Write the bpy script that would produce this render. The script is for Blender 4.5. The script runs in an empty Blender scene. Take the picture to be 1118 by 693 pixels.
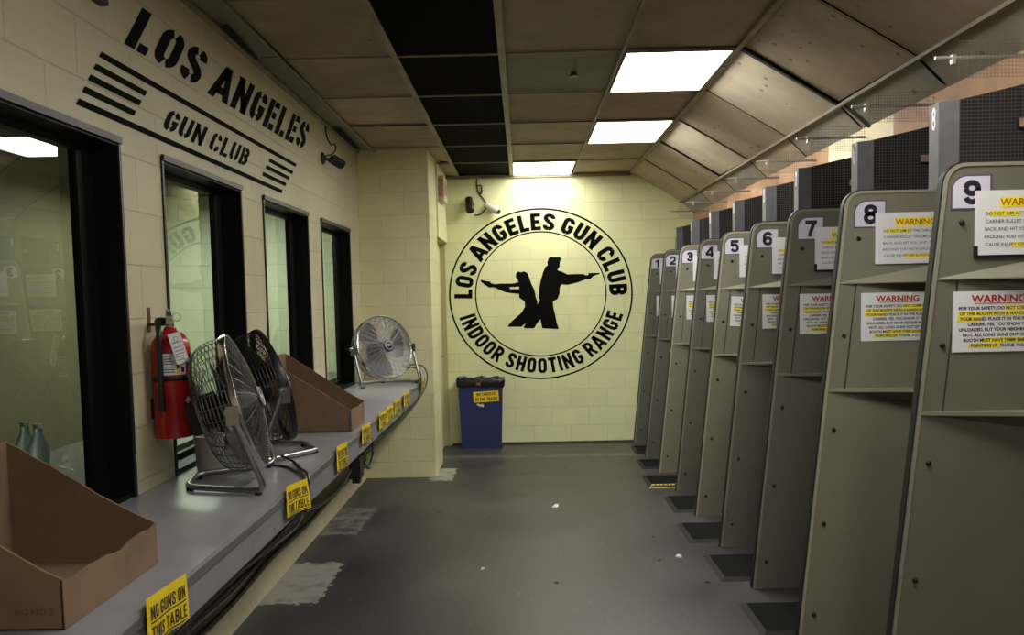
import bpy, math, random
from mathutils import Vector, Matrix
random.seed(7)
SC = bpy.context.scene
COL = SC.collection
PI = math.pi
R_ = math.radians

# ------------------------------------------------------------------ materials
def mat(name, col, rough=.5, metal=0., noise=0., nscale=20., bump=0., bscale=60., spec=.5, objcol=False, emit=None, estr=0.):
    m = bpy.data.materials.new(name); m.use_nodes = True
    nt = m.node_tree; b = nt.nodes['Principled BSDF']
    c = (*col, 1)
    b.inputs['Base Color'].default_value = c
    b.inputs['Roughness'].default_value = rough
    b.inputs['Metallic'].default_value = metal
    b.inputs['Specular IOR Level'].default_value = spec
    if emit:
        b.inputs['Emission Color'].default_value = (*emit, 1); b.inputs['Emission Strength'].default_value = estr
    src = None
    if objcol:
        oi = nt.nodes.new('ShaderNodeObjectInfo'); src = oi.outputs['Color']
    if noise or bump:
        tc = nt.nodes.new('ShaderNodeTexCoord')
    if noise:
        n = nt.nodes.new('ShaderNodeTexNoise'); n.inputs['Scale'].default_value = nscale; n.inputs['Detail'].default_value = 6
        nt.links.new(tc.outputs['Object'], n.inputs['Vector'])
        mr = nt.nodes.new('ShaderNodeMapRange')
        mr.inputs['From Min'].default_value = .3; mr.inputs['From Max'].default_value = .7
        mr.inputs['To Min'].default_value = 1 - noise; mr.inputs['To Max'].default_value = 1 + noise
        nt.links.new(n.outputs['Fac'], mr.inputs['Value'])
        mx = nt.nodes.new('ShaderNodeMix'); mx.data_type = 'RGBA'; mx.blend_type = 'MULTIPLY'
        mx.inputs['Factor'].default_value = 1
        if src: nt.links.new(src, mx.inputs['A'])
        else: mx.inputs['A'].default_value = c
        nt.links.new(mr.outputs['Result'], mx.inputs['B'])
        src = mx.outputs['Result']
    if src: nt.links.new(src, b.inputs['Base Color'])
    if bump:
        n2 = nt.nodes.new('ShaderNodeTexNoise'); n2.inputs['Scale'].default_value = bscale; n2.inputs['Detail'].default_value = 4
        nt.links.new(tc.outputs['Object'], n2.inputs['Vector'])
        bp = nt.nodes.new('ShaderNodeBump'); bp.inputs['Strength'].default_value = bump; bp.inputs['Distance'].default_value = .01
        nt.links.new(n2.outputs['Fac'], bp.inputs['Height']); nt.links.new(bp.outputs['Normal'], b.inputs['Normal'])
    return m

def block_mat(name, col, horiz, off=(0., 0.), dark=.84):
    """painted concrete block: horiz = which object axis runs along the wall"""
    m = bpy.data.materials.new(name); m.use_nodes = True
    nt = m.node_tree; N = nt.nodes.new; L = nt.links.new; b = nt.nodes['Principled BSDF']
    tc = N('ShaderNodeTexCoord'); sx = N('ShaderNodeSeparateXYZ'); L(tc.outputs['Object'], sx.inputs[0])
    cx = N('ShaderNodeCombineXYZ')
    a1 = N('ShaderNodeMath'); a1.operation = 'ADD'; a1.inputs[1].default_value = off[0]
    a2 = N('ShaderNodeMath'); a2.operation = 'ADD'; a2.inputs[1].default_value = off[1]
    L(sx.outputs[horiz], a1.inputs[0]); L(sx.outputs['Z'], a2.inputs[0])
    L(a1.outputs[0], cx.inputs[0]); L(a2.outputs[0], cx.inputs[1])
    br = N('ShaderNodeTexBrick'); br.offset = .5
    br.inputs['Scale'].default_value = 1; br.inputs['Brick Width'].default_value = .405; br.inputs['Row Height'].default_value = .2025
    br.inputs['Mortar Size'].default_value = .0045; br.inputs['Mortar Smooth'].default_value = .6; br.inputs['Bias'].default_value = 0
    br.inputs['Color1'].default_value = (*col, 1); br.inputs['Color2'].default_value = (*[c * .955 for c in col], 1)
    br.inputs['Mortar'].default_value = (*[c * dark for c in col], 1)
    L(cx.outputs[0], br.inputs['Vector'])
    n = N('ShaderNodeTexNoise'); n.inputs['Scale'].default_value = 2.2; n.inputs['Detail'].default_value = 8; L(tc.outputs['Object'], n.inputs['Vector'])
    mr = N('ShaderNodeMapRange'); mr.inputs['From Min'].default_value = .3; mr.inputs['From Max'].default_value = .7; mr.inputs['To Min'].default_value = .93; mr.inputs['To Max'].default_value = 1.05
    L(n.outputs['Fac'], mr.inputs['Value'])
    mx = N('ShaderNodeMix'); mx.data_type = 'RGBA'; mx.blend_type = 'MULTIPLY'; mx.inputs['Factor'].default_value = 1
    L(br.outputs['Color'], mx.inputs['A']); L(mr.outputs['Result'], mx.inputs['B'])
    L(mx.outputs['Result'], b.inputs['Base Color'])
    b.inputs['Roughness'].default_value = .5
    n2 = N('ShaderNodeTexNoise'); n2.inputs['Scale'].default_value = 45; n2.inputs['Detail'].default_value = 5; L(tc.outputs['Object'], n2.inputs['Vector'])
    sub = N('ShaderNodeMath'); sub.operation = 'MULTIPLY_ADD'; sub.inputs[1].default_value = .25
    inv = N('ShaderNodeMath'); inv.operation = 'SUBTRACT'; inv.inputs[0].default_value = 1; L(br.outputs['Fac'], inv.inputs[1])
    L(n2.outputs['Fac'], sub.inputs[0]); L(inv.outputs[0], sub.inputs[2])
    bp = N('ShaderNodeBump'); bp.inputs['Strength'].default_value = .45; bp.inputs['Distance'].default_value = .006
    L(sub.outputs[0], bp.inputs['Height']); L(bp.outputs['Normal'], b.inputs['Normal'])
    return m

CREAM = (.70, .66, .43)
M = {}
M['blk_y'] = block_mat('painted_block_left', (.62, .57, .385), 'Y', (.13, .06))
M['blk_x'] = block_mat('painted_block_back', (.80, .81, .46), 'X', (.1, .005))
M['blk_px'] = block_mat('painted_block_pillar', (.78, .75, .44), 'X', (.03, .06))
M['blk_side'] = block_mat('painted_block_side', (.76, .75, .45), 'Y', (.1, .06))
M['black_frame'] = mat('black_frame', (.004, .004, .0045), .5, noise=.2, nscale=8, spec=.2)
M['frame_edge'] = mat('frame_edge', (.028, .026, .028), .4, noise=.2, nscale=14)
M['paint_black'] = mat('black_paint', (.003, .003, .003), .8, spec=.08)
M['counter'] = mat('counter_laminate', (.28, .278, .30), .26, noise=.05, nscale=5, bump=.02)
M['counter_edge'] = mat('counter_edge', (.22, .22, .235), .4, noise=.08, nscale=12)
M['counter_trim'] = mat('counter_trim', (.12, .12, .125), .4)
M['cardboard'] = mat('cardboard', (.20, .126, .074), .8, noise=.14, nscale=7, bump=.12, bscale=30)
M['cardboard_dark'] = mat('cardboard_print', (.10, .06, .035), .8)
M['steel'] = mat('galvanised_steel', (.42, .42, .42), .3, metal=1., noise=.1, nscale=30)
M['wire'] = mat('wire_steel', (.22, .225, .23), .35, metal=.9)
M['chrome'] = mat('chrome_band', (.62, .62, .63), .2, metal=1.)
M['black_metal'] = mat('black_metal', (.018, .018, .02), .35, metal=.3)
M['wire_black'] = mat('black_wire', (.03, .03, .032), .35, metal=.5)
M['black_plastic'] = mat('black_plastic', (.012, .012, .013), .4)
M['blade'] = mat('fan_blade_metal', (.05, .05, .053), .35, metal=.5)
M['blade_black'] = mat('fan_blade_black', (.012, .012, .013), .4)
M['rubber'] = mat('black_rubber', (.008, .008, .008), .6)
M['red'] = mat('extinguisher_red', (.40, .012, .012), .25, noise=.05, nscale=4)
M['white'] = mat('white_paper', (.74, .74, .76), .6, noise=.03, nscale=10)
M['lilac'] = mat('number_plate_white', (.62, .60, .70), .5)
M['purple'] = mat('plate_border', (.09, .055, .16), .5)
M['navy'] = mat('numeral_navy', (.012, .011, .03), .5)
M['yellow'] = mat('sign_yellow', (.85, .62, .02), .45, noise=.06, nscale=9)
M['hilite'] = mat('highlighter_yellow', (.95, .78, .02), .6)
M['orange'] = mat('heading_orange', (.42, .14, .01), .6)
M['redink'] = mat('heading_red', (.42, .02, .03), .6)
M['ink'] = mat('black_ink', (.02, .02, .02), .6)
M['greyink'] = mat('grey_ink', (.10, .10, .11), .6)
M['panel'] = mat('booth_panel_paint', (.2, .2, .17), .42, noise=.06, nscale=3.5, bump=.015, bscale=200, objcol=True)
M['panel_trim'] = mat('booth_trim', (.3, .3, .27), .32, noise=.05, nscale=9, objcol=True)
M['baffle_side'] = mat('baffle_grey', (.05, .052, .06), .5, noise=.15, nscale=25)
M['baffle_light'] = mat('baffle_edge', (.10, .105, .115), .45, noise=.12, nscale=20)
M['baffle_foam'] = mat('baffle_foam', (.008, .008, .01), .9, noise=.3, nscale=60, bump=.3)
M['mesh_wire'] = mat('hardware_cloth', (.075, .075, .083), .45, metal=.5)
M['mesh_bright'] = mat('hardware_cloth_bright', (.16, .155, .14), .4, metal=.6)
M['rod'] = mat('conduit', (.42, .41, .38), .35, metal=.6)
M['wood'] = mat('raw_timber', (.42, .245, .14), .7, noise=.25, nscale=4, bump=.1)
M['wood_pale'] = mat('pale_plywood', (.80, .70, .48), .7, noise=.12, nscale=6)
M['mat'] = mat('mat_rubber', (.006, .006, .007), .9, bump=.15, bscale=150, spec=.12)
M['mat_rim'] = mat('mat_rim', (.009, .009, .01), .55, spec=.22)
M['mat_yellow'] = mat('mat_yellow', (.55, .42, .08), .6, noise=.3, nscale=60)
M['bin'] = mat('bin_blue', (.02, .034, .135), .4, noise=.05, nscale=10)
M['bag'] = mat('bag_black', (.008, .008, .009), .28, bump=.6, bscale=40)
M['white_plastic'] = mat('white_plastic', (.6, .6, .56), .4)
M['brass'] = mat('brass', (.5, .33, .1), .3, metal=1)
M['tbar'] = mat('ceiling_grid', (.30, .245, .17), .5, noise=.25, nscale=6)
M['black_tile'] = mat('black_ceiling_tile', (.006, .006, .006), .95, noise=.3, nscale=30, spec=.05)
M['dark_gap'] = mat('dark_gap', (.004, .004, .004), .9)
M['diffuser'] = mat('light_diffuser', (.9, .9, .9), .5, emit=(1, .97, .90), estr=27.)
M['diffuser_end'] = mat('light_diffuser_end', (.9, .9, .9), .5, emit=(1, .98, .88), estr=13.)
M['exit_red'] = mat('exit_red', (.45, .06, .04), .5)
M['exit_body'] = mat('exit_body', (.62, .50, .44), .5)
M['cam_brown'] = mat('camera_bronze', (.06, .035, .02), .35, metal=.4)
M['cam_rust'] = mat('bracket_brown', (.045, .015, .012), .5)
M['room_olive'] = mat('office_olive', (.115, .105, .058), .7, noise=.1, nscale=3)
M['room_floor'] = mat('office_floor', (.08, .075, .06), .6)
M['room_dark'] = mat('office_brown', (.10, .08, .055), .7)
M['range_dark'] = mat('range_dark', (.04, .035, .03), .9)
M['bottle'] = mat('bottle_plastic', (.72, .85, .92), .08)
M['bottle'].node_tree.nodes['Principled BSDF'].inputs['Transmission Weight'].default_value = .85

def tile_mat(name, col, specks=True):
    m = bpy.data.materials.new(name); m.use_nodes = True
    nt = m.node_tree; N = nt.nodes.new; L = nt.links.new; b = nt.nodes['Principled BSDF']
    tc = N('ShaderNodeTexCoord')
    n = N('ShaderNodeTexNoise'); n.inputs['Scale'].default_value = 2.6; n.inputs['Detail'].default_value = 9; n.inputs['Roughness'].default_value = .62
    L(tc.outputs['Object'], n.inputs['Vector'])
    cr = N('ShaderNodeValToRGB'); cr.color_ramp.elements[0].position = .3; cr.color_ramp.elements[1].position = .72
    cr.color_ramp.elements[0].color = (*[c * .74 for c in col], 1); cr.color_ramp.elements[1].color = (*[c * 1.12 for c in col], 1)
    L(n.outputs['Fac'], cr.inputs['Fac'])
    out = cr.outputs['Color']
    if specks:
        v = N('ShaderNodeTexVoronoi'); v.inputs['Scale'].default_value = 11.5; v.inputs['Randomness'].default_value = .55
        mp = N('ShaderNodeMapping'); mp.inputs['Scale'].default_value = (1.0, .75, 1.); L(tc.outputs['Object'], mp.inputs['Vector']); L(mp.outputs[0], v.inputs['Vector'])
        n3 = N('ShaderNodeTexNoise'); n3.inputs['Scale'].default_value = 1.7; L(tc.outputs['Object'], n3.inputs['Vector'])
        thr = N('ShaderNodeMapRange'); thr.inputs['From Min'].default_value = .40; thr.inputs['From Max'].default_value = .56; thr.inputs['To Min'].default_value = .0; thr.inputs['To Max'].default_value = .19
        L(n3.outputs['Fac'], thr.inputs['Value'])
        lt = N('ShaderNodeMath'); lt.operation = 'SUBTRACT'; L(thr.outputs['Result'], lt.inputs[0]); L(v.outputs['Distance'], lt.inputs[1])
        mr = N('ShaderNodeMapRange'); mr.inputs['From Min'].default_value = 0; mr.inputs['From Max'].default_value = .08; mr.inputs['To Min'].default_value = 1.; mr.inputs['To Max'].default_value = .45
        L(lt.outputs[0], mr.inputs['Value'])
        mx = N('ShaderNodeMix'); mx.data_type = 'RGBA'; mx.blend_type = 'MULTIPLY'; mx.inputs['Factor'].default_value = 1
        L(out, mx.inputs['A']); L(mr.outputs['Result'], mx.inputs['B']); out = mx.outputs['Result']
    L(out, b.inputs['Base Color']); b.inputs['Roughness'].default_value = .75
    bp = N('ShaderNodeBump'); bp.inputs['Strength'].default_value = .12; bp.inputs['Distance'].default_value = .02
    L(n.outputs['Fac'], bp.inputs['Height']); L(bp.outputs['Normal'], b.inputs['Normal'])
    return m
TILES = [tile_mat('ceiling_tile_brown', (.40, .31, .22)), tile_mat('ceiling_tile_tan', (.47, .375, .265)),
         tile_mat('ceiling_tile_grey', (.31, .28, .225)), tile_mat('ceiling_tile_pale', (.58, .50, .37))]

def floor_mat():
    m = bpy.data.materials.new('painted_concrete_floor'); m.use_nodes = True
    nt = m.node_tree; N = nt.nodes.new; L = nt.links.new; b = nt.nodes['Principled BSDF']
    tc = N('ShaderNodeTexCoord')
    n = N('ShaderNodeTexNoise'); n.inputs['Scale'].default_value = 1.4; n.inputs['Detail'].default_value = 10; n.inputs['Roughness'].default_value = .65
    L(tc.outputs['Object'], n.inputs['Vector'])
    cr = N('ShaderNodeValToRGB')
    cr.color_ramp.elements[0].position = .3; cr.color_ramp.elements[0].color = (.024, .024, .0255, 1)
    cr.color_ramp.elements[1].position = .75; cr.color_ramp.elements[1].color = (.074, .072, .068, 1)
    L(n.outputs['Fac'], cr.inputs['Fac'])
    # fine scuffs
    mp = N('ShaderNodeMapping'); mp.inputs['Rotation'].default_value = (0, 0, .5); mp.inputs['Scale'].default_value = (30, 5, 1); L(tc.outputs['Object'], mp.inputs['Vector'])
    n2 = N('ShaderNodeTexNoise'); n2.inputs['Scale'].default_value = 1.; n2.inputs['Detail'].default_value = 5; L(mp.outputs[0], n2.inputs['Vector'])
    sc = N('ShaderNodeMapRange'); sc.inputs['From Min'].default_value = .62; sc.inputs['From Max'].default_value = .75; L(n2.outputs['Fac'], sc.inputs['Value'])
    m1 = N('ShaderNodeMix'); m1.data_type = 'RGBA'; L(sc.outputs['Result'], m1.inputs['Factor']); L(cr.outputs['Color'], m1.inputs['A']); m1.inputs['B'].default_value = (.095, .09, .085, 1)
    # worn pale patches: ragged-edged boxes in floor coordinates
    nz = N('ShaderNodeTexNoise'); nz.inputs['Scale'].default_value = 14; nz.inputs['Detail'].default_value = 6; L(tc.outputs['Object'], nz.inputs['Vector'])
    sub = N('ShaderNodeVectorMath'); sub.operation = 'SUBTRACT'; L(nz.outputs['Color'], sub.inputs[0]); sub.inputs[1].default_value = (.5, .5, .5)
    scl = N('ShaderNodeVectorMath'); scl.operation = 'SCALE'; scl.inputs['Scale'].default_value = .16; L(sub.outputs[0], scl.inputs[0])
    add = N('ShaderNodeVectorMath'); L(tc.outputs['Object'], add.inputs[0]); L(scl.outputs[0], add.inputs[1])
    sx = N('ShaderNodeSeparateXYZ'); L(add.outputs[0], sx.inputs[0])
    def math_(op, a, bb):
        q = N('ShaderNodeMath'); q.operation = op
        for i, v in ((0, a), (1, bb)):
            if isinstance(v, (int, float)): q.inputs[i].default_value = v
            else: L(v, q.inputs[i])
        return q.outputs[0]
    def box(x0, x1, y0, y1):
        dx = math_('SUBTRACT', (x1 - x0) / 2, math_('ABSOLUTE', math_('SUBTRACT', sx.outputs[0], (x0 + x1) / 2), 0))
        dy = math_('SUBTRACT', (y1 - y0) / 2, math_('ABSOLUTE', math_('SUBTRACT', sx.outputs[1], (y0 + y1) / 2), 0))
        return math_('GREATER_THAN', math_('MINIMUM', dx, dy), 0)
    base = m1.outputs['Result']
    nw = N('ShaderNodeTexNoise'); nw.inputs['Scale'].default_value = 9; nw.inputs['Detail'].default_value = 8; L(tc.outputs['Object'], nw.inputs['Vector'])
    for bx, colr, lo, hi in (((-1.7, -1.13, 4.56, 5.28), (.30, .285, .26, 1), .2, .5), ((-1.6, -1.17, 5.92, 6.70), (.19, .185, .17, 1), .40, .60),
                             ((-.86, -.66, 7.66, 8.2), (.34, .33, .27, 1), .25, .5), ((-.9, 1.3, 8.72, 8.86), (.12, .118, .105, 1), .35, .6)):
        mk = box(*bx)
        wr = N('ShaderNodeMapRange'); wr.inputs['From Min'].default_value = lo; wr.inputs['From Max'].default_value = hi; wr.inputs['To Min'].default_value = .15; L(nw.outputs['Fac'], wr.inputs['Value'])
        f = math_('MULTIPLY', mk, wr.outputs['Result'])
        mm = N('ShaderNodeMix'); mm.data_type = 'RGBA'; L(f, mm.inputs['Factor']); L(base, mm.inputs['A']); mm.inputs['B'].default_value = colr
        base = mm.outputs['Result']
    # joint line between floor slabs
    L(base, b.inputs['Base Color'])
    rr = N('ShaderNodeMapRange'); rr.inputs['To Min'].default_value = .3; rr.inputs['To Max'].default_value = .55; L(n.outputs['Fac'], rr.inputs['Value']); L(rr.outputs['Result'], b.inputs['Roughness'])
    bp = N('ShaderNodeBump'); bp.inputs['Strength'].default_value = .1; bp.inputs['Distance'].default_value = .01
    L(nw.outputs['Fac'], bp.inputs['Height']); L(bp.outputs['Normal'], b.inputs['Normal'])
    return m
M['floor'] = floor_mat()

def glass_mat(name, tint, ior):
    m = bpy.data.materials.new(name); m.use_nodes = True
    nt = m.node_tree; nt.nodes.clear(); N = nt.nodes.new; L = nt.links.new
    o = N('ShaderNodeOutputMaterial'); mx = N('ShaderNodeMixShader'); t = N('ShaderNodeBsdfTransparent'); g = N('ShaderNodeBsdfGlossy'); f = N('ShaderNodeFresnel')
    t.inputs['Color'].default_value = (*tint, 1); g.inputs['Roughness'].default_value = 0.0; g.inputs['Color'].default_value = (.9, .95, .9, 1); f.inputs['IOR'].default_value = ior
    L(f.outputs[0], mx.inputs[0]); L(t.outputs[0], mx.inputs[1]); L(g.outputs[0], mx.inputs[2]); L(mx.outputs[0], o.inputs[0])
    return m
M['glass'] = glass_mat('window_glass', (.76, .82, .72), 1.62)
M['glass_clear'] = glass_mat('window_glass_clear', (.70, .76, .67), 1.28)

# ------------------------------------------------------------------ mesh builder
class MB:
    def __init__(s): s.v = []; s.f = []; s.m = []; s.mi = 0
    def add(s, vs, fs, T=None):
        b = len(s.v)
        for p in vs:
            p = Vector(p)
            s.v.append(tuple(T @ p) if T else tuple(p))
        for f in fs: s.f.append(tuple(b + i for i in f)); s.m.append(s.mi)
        return s
    def box(s, x0, x1, y0, y1, z0, z1, T=None):
        return s.add([(x0, y0, z0), (x1, y0, z0), (x1, y1, z0), (x0, y1, z0), (x0, y0, z1), (x1, y0, z1), (x1, y1, z1), (x0, y1, z1)],
                     [(0, 3, 2, 1), (4, 5, 6, 7), (0, 1, 5, 4), (1, 2, 6, 5), (2, 3, 7, 6), (3, 0, 4, 7)], T)
    def tube(s, pts, r, n=8, closed=False, caps=True, T=None, radii=None):
        pts = [Vector(p) for p in pts]
        k = len(pts); vs = []; fs = []
        up = None
        for i, p in enumerate(pts):
            if closed: d = pts[(i + 1) % k] - pts[i - 1]
            else: d = pts[min(i + 1, k - 1)] - pts[max(i - 1, 0)]
            d.normalize()
            if up is None:
                up = d.orthogonal().normalized()
            else:
                up = (up - d * up.dot(d))
                up = up.normalized() if up.length > 1e-6 else d.orthogonal().normalized()
            w = d.cross(up)
            rr = radii[i] if radii else r
            for j in range(n):
                a = 2 * PI * j / n
                vs.append(p + (up * math.cos(a) + w * math.sin(a)) * rr)
        for i in range(k if closed else k - 1):
            i2 = (i + 1) % k
            for j in range(n):
                j2 = (j + 1) % n
                fs.append((i * n + j, i * n + j2, i2 * n + j2, i2 * n + j))
        if not closed and caps:
            fs.append(tuple(reversed(range(n)))); fs.append(tuple((k - 1) * n + j for j in range(n)))
        return s.add(vs, fs, T)
    def cyl(s, p0, p1, r, n=16, r1=None, T=None):
        return s.tube([p0, p1], r, n, T=T, radii=[r, r if r1 is None else r1])
    def ring(s, c, r, wire, seg=40, n=4, axis='X', T=None):
        pts = []
        for i in range(seg):
            a = 2 * PI * i / seg
            u, v = r * math.cos(a), r * math.sin(a)
            pts.append((c[0], c[1] + u, c[2] + v) if axis == 'X' else ((c[0] + u, c[1], c[2] + v) if axis == 'Y' else (c[0] + u, c[1] + v, c[2])))
        return s.tube(pts, wire, n, closed=True, T=T)
    def lathe(s, prof, seg=32, axis='Z', T=None, a0=0, a1=2 * PI, closed_prof=False):
        full = abs(a1 - a0 - 2 * PI) < 1e-6
        vs = []; fs = []; k = len(prof); ns = seg if full else seg + 1
        for i in range(ns):
            a = a0 + (a1 - a0) * i / seg
            for (r, h) in prof:
                u, v = r * math.cos(a), r * math.sin(a)
                vs.append((u, v, h) if axis == 'Z' else (h, u, v))
        for i in range(seg):
            i2 = (i + 1) % ns
            for j in range(k if closed_prof else k - 1):
                j2 = (j + 1) % k
                fs.append((i * k + j, i2 * k + j, i2 * k + j2, i * k + j2))
        return s.add(vs, fs, T)
    def prism(s, poly, a0, a1, axis='Y', T=None):
        """poly in the plane across axis; extruded a0..a1"""
        def P(u, v, a): return (u, a, v) if axis == 'Y' else ((a, u, v) if axis == 'X' else (u, v, a))
        k = len(poly)
        vs = [P(u, v, a0) for u, v in poly] + [P(u, v, a1) for u, v in poly]
        fs = [tuple(range(k)), tuple(reversed(range(k, 2 * k)))] + [(i, k + i, k + (i + 1) % k, (i + 1) % k) for i in range(k)]
        return s.add(vs, fs, T)
    def build(s, name, m, parent=None, smooth=False, loc=None, fix=True):
        me = bpy.data.meshes.new(name)
        if loc is not None:
            L = Vector(loc); vv = [tuple(Vector(p) - L) for p in s.v]
        else: vv = s.v
        me.from_pydata(vv, [], s.f)
        ms = m if isinstance(m, (list, tuple)) else [m]
        for x in ms: me.materials.append(x)
        if len(ms) > 1: me.polygons.foreach_set('material_index', s.m)
        if fix:
            import bmesh
            bm = bmesh.new(); bm.from_mesh(me); bmesh.ops.recalc_face_normals(bm, faces=bm.faces); bm.to_mesh(me); bm.free()
        if smooth:
            me.polygons.foreach_set('use_smooth', [True] * len(me.polygons))
            try: me.set_sharp_from_angle(angle=R_(40))
            except Exception: pass
        me.update()
        o = bpy.data.objects.new(name, me); COL.objects.link(o)
        if parent: o.parent = parent
        if loc is not None: o.location = loc
        return o

def tag(o, label, cat, group=None, kind=None):
    o['label'] = label; o['category'] = cat
    if group: o['group'] = group
    if kind: o['kind'] = kind
    return o
def thing(name, label, cat, loc=(0, 0, 0), rz=0., group=None):
    o = bpy.data.objects.new(name, None); COL.objects.link(o); o.location = loc; o.rotation_euler = (0, 0, rz); o.empty_display_size = .1
    return tag(o, label, cat, group)
def struct(o): o['kind'] = 'structure'; return o
def copy_tree(o, parent=None):
    c = o.copy(); COL.objects.link(c)
    if parent: c.parent = parent
    for ch in list(o.children): copy_tree(ch, c)
    return c
def smooth_pts(pts, n=6, closed=False):
    P = [Vector(p) for p in pts]; out = []; k = len(P)
    for i in range(k if closed else k - 1):
        p0 = P[i - 1] if (i > 0 or closed) else P[i]; p1 = P[i]; p2 = P[(i + 1) % k]; p3 = P[(i + 2) % k] if (closed or i + 2 < k) else P[(i + 1) % k]
        for j in range(n):
            t = j / n
            out.append(.5 * ((2 * p1) + (p2 - p0) * t + (2 * p0 - 5 * p1 + 4 * p2 - p3) * t * t + (3 * p1 - p0 - 3 * p2 + p3) * t ** 3))
    if not closed: out.append(P[-1])
    return out
def round_path(pts, r, n=5):
    P = [Vector(p) for p in pts]; out = [P[0]]
    for i in range(1, len(P) - 1):
        a = (P[i - 1] - P[i]); b = (P[i + 1] - P[i])
        ra = min(r, a.length * .45, b.length * .45)
        A = P[i] + a.normalized() * ra; B = P[i] + b.normalized() * ra
        for j in range(n + 1):
            t = j / n
            out.append(A * (1 - t) ** 2 + P[i] * 2 * t * (1 - t) + B * t * t)
    out.append(P[-1]); return out

# ------------------------------------------------------------------ stroke lettering (condensed bold)
def arc(cx, cy, rx, ry, a0, a1, n=8):
    return [(cx + rx * math.cos(R_(a0 + (a1 - a0) * i / n)), cy + ry * math.sin(R_(a0 + (a1 - a0) * i / n))) for i in range(n + 1)]
def bez(a, b, c, d, n=8):
    out = []
    for i in range(n + 1):
        t = i / n; u = 1 - t
        out.append(tuple(u ** 3 * a[k] + 3 * u * u * t * b[k] + 3 * u * t * t * c[k] + t ** 3 * d[k] for k in (0, 1)))
    return out
WID = {'I': .0, 'L': .82, 'E': .86, 'T': .92, ' ': .45, 'A': 1.12, 'N': 1.05, 'W': 1.4, 'X': 1.}
def glyph(ch, w, t, st=False):
    h = t / 2; r = (w - t) / 2; ry = min(r * 1.15, .5 - h); l = h; q = w - h; top = 1 - h; bot = h; e = .15
    g = 14 if st else 0
    cx = w / 2
    if ch == 'O': return [arc(cx, top - ry, r, ry, 90 + g, 180) + arc(cx, bot + ry, r, ry, 180, 270 - g), arc(cx, top - ry, r, ry, 90 - g, 0) + arc(cx, bot + ry, r, ry, 0, -90 + g)]
    if ch == 'C': return [[(q, .66)] + arc(cx, top - ry, r, ry, 0, 90 - g), arc(cx, top - ry, r, ry, 90 + g, 180) + arc(cx, bot + ry, r, ry, 180, 270 - g), arc(cx, bot + ry, r, ry, 270 + g, 360) + [(q, .34)]]
    if ch == 'G': return [[(q, .68)] + arc(cx, top - ry, r, ry, 0, 90 - g), arc(cx, top - ry, r, ry, 90 + g, 180) + arc(cx, bot + ry, r, ry, 180, 270 - g), arc(cx, bot + ry, r, ry, 270 + g, 360) + [(q, .44), (w * .52, .44)]]
    if ch == 'S':
        ry = min(r * .95, .24)
        mid = bez((l, top - ry), (l, .55), (q, .45), (q, bot + ry), 10)
        return [[(q, .69)] + arc(cx, top - ry, r, ry, 0, 90 - g), arc(cx, top - ry, r, ry, 90 + g, 180)[:-1] + mid + arc(cx, bot + ry, r, ry, 0, -90 + g)[1:], arc(cx, bot + ry, r, ry, -90 - g, -180) + [(l, .31)]]
    if ch == 'U': return [[(l, 1)] + arc(cx, bot + ry, r, ry, 180, 270 - g), arc(cx, bot + ry, r, ry, 270 + g, 360) + [(q, 1)]]
    if ch == 'L': return [[(l, 0), (l, 1)], [(l + (h * 1.35 if st else 0), bot), (w, bot)]]
    if ch == 'E':
        x = l + (h * 1.3 if st else 0)
        return [[(l, 0), (l, 1)], [(x, top), (w, top)], [(x, .5), (w * .93, .5)], [(x, bot), (w, bot)]]
    if ch == 'I': return [[(h, 0), (h, 1)]]
    if ch == 'T': return [[(cx, 0), (cx, 1)], [(0, top), (w, top)]]
    if ch == 'H': return [[(l, 0), (l, 1)], [(q, 0), (q, 1)], [(l + (h * 1.3 if st else 0), .5), (q, .5)]]
    if ch == 'N': return [[(l, 0), (l, 1)], [(q, 0), (q, 1)], [(l * .9 - (q - l) * .12, 1.12), (q * 1.02 + (q - l) * .12, -.12)]]
    if ch == 'A':
        s_ = (cx - h * .2 - l) * e
        return [[(l * .9 - s_, -e), (cx - h * .25 + s_ * .6, 1 + e * .6)], [(q + l * .1 + s_, -e), (cx + h * .25 - s_ * .6, 1 + e * .6)], [(w * .25, .26), (w * .75, .26)]]
    if ch == 'D': return [[(l, 0), (l, 1)], [(l + (h * 1.3 if st else 0), top), (cx, top)] + arc(cx, top - ry, r, ry, 90, 0) + arc(cx, bot + ry, r, ry, 0, -90) + [(l + (h * 1.3 if st else 0), bot)]]
    if ch == 'B':
        x = l + (h * 1.3 if st else 0); r1 = (top - .52) / 2; r2 = (.52 - bot) / 2
        return [[(l, 0), (l, 1)], [(x, top), (q - r1, top)] + arc(q - r1 * .9, .52 + r1, r1 * .85, r1, 90, -90) + [(x, .52)], [(x, .52), (q - r2, .52)] + arc(q - r2, bot + r2, r2, r2, 90, -90) + [(x, bot)]]
    if ch == 'R':
        r1 = (top - .47) / 2
        return [[(l, 0), (l, 1)], [(l, top), (q - r1, top)] + arc(q - r1, .47 + r1, r1, r1, 90, -90) + [(l, .47)], [(w * .5, .5), (q + h * .3, -.12)]]
    if ch == 'X': return [[(l - .06, -.12), (q + .06, 1.12)], [(l - .06, 1.12), (q + .06, -.12)]]
    return []
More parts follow.
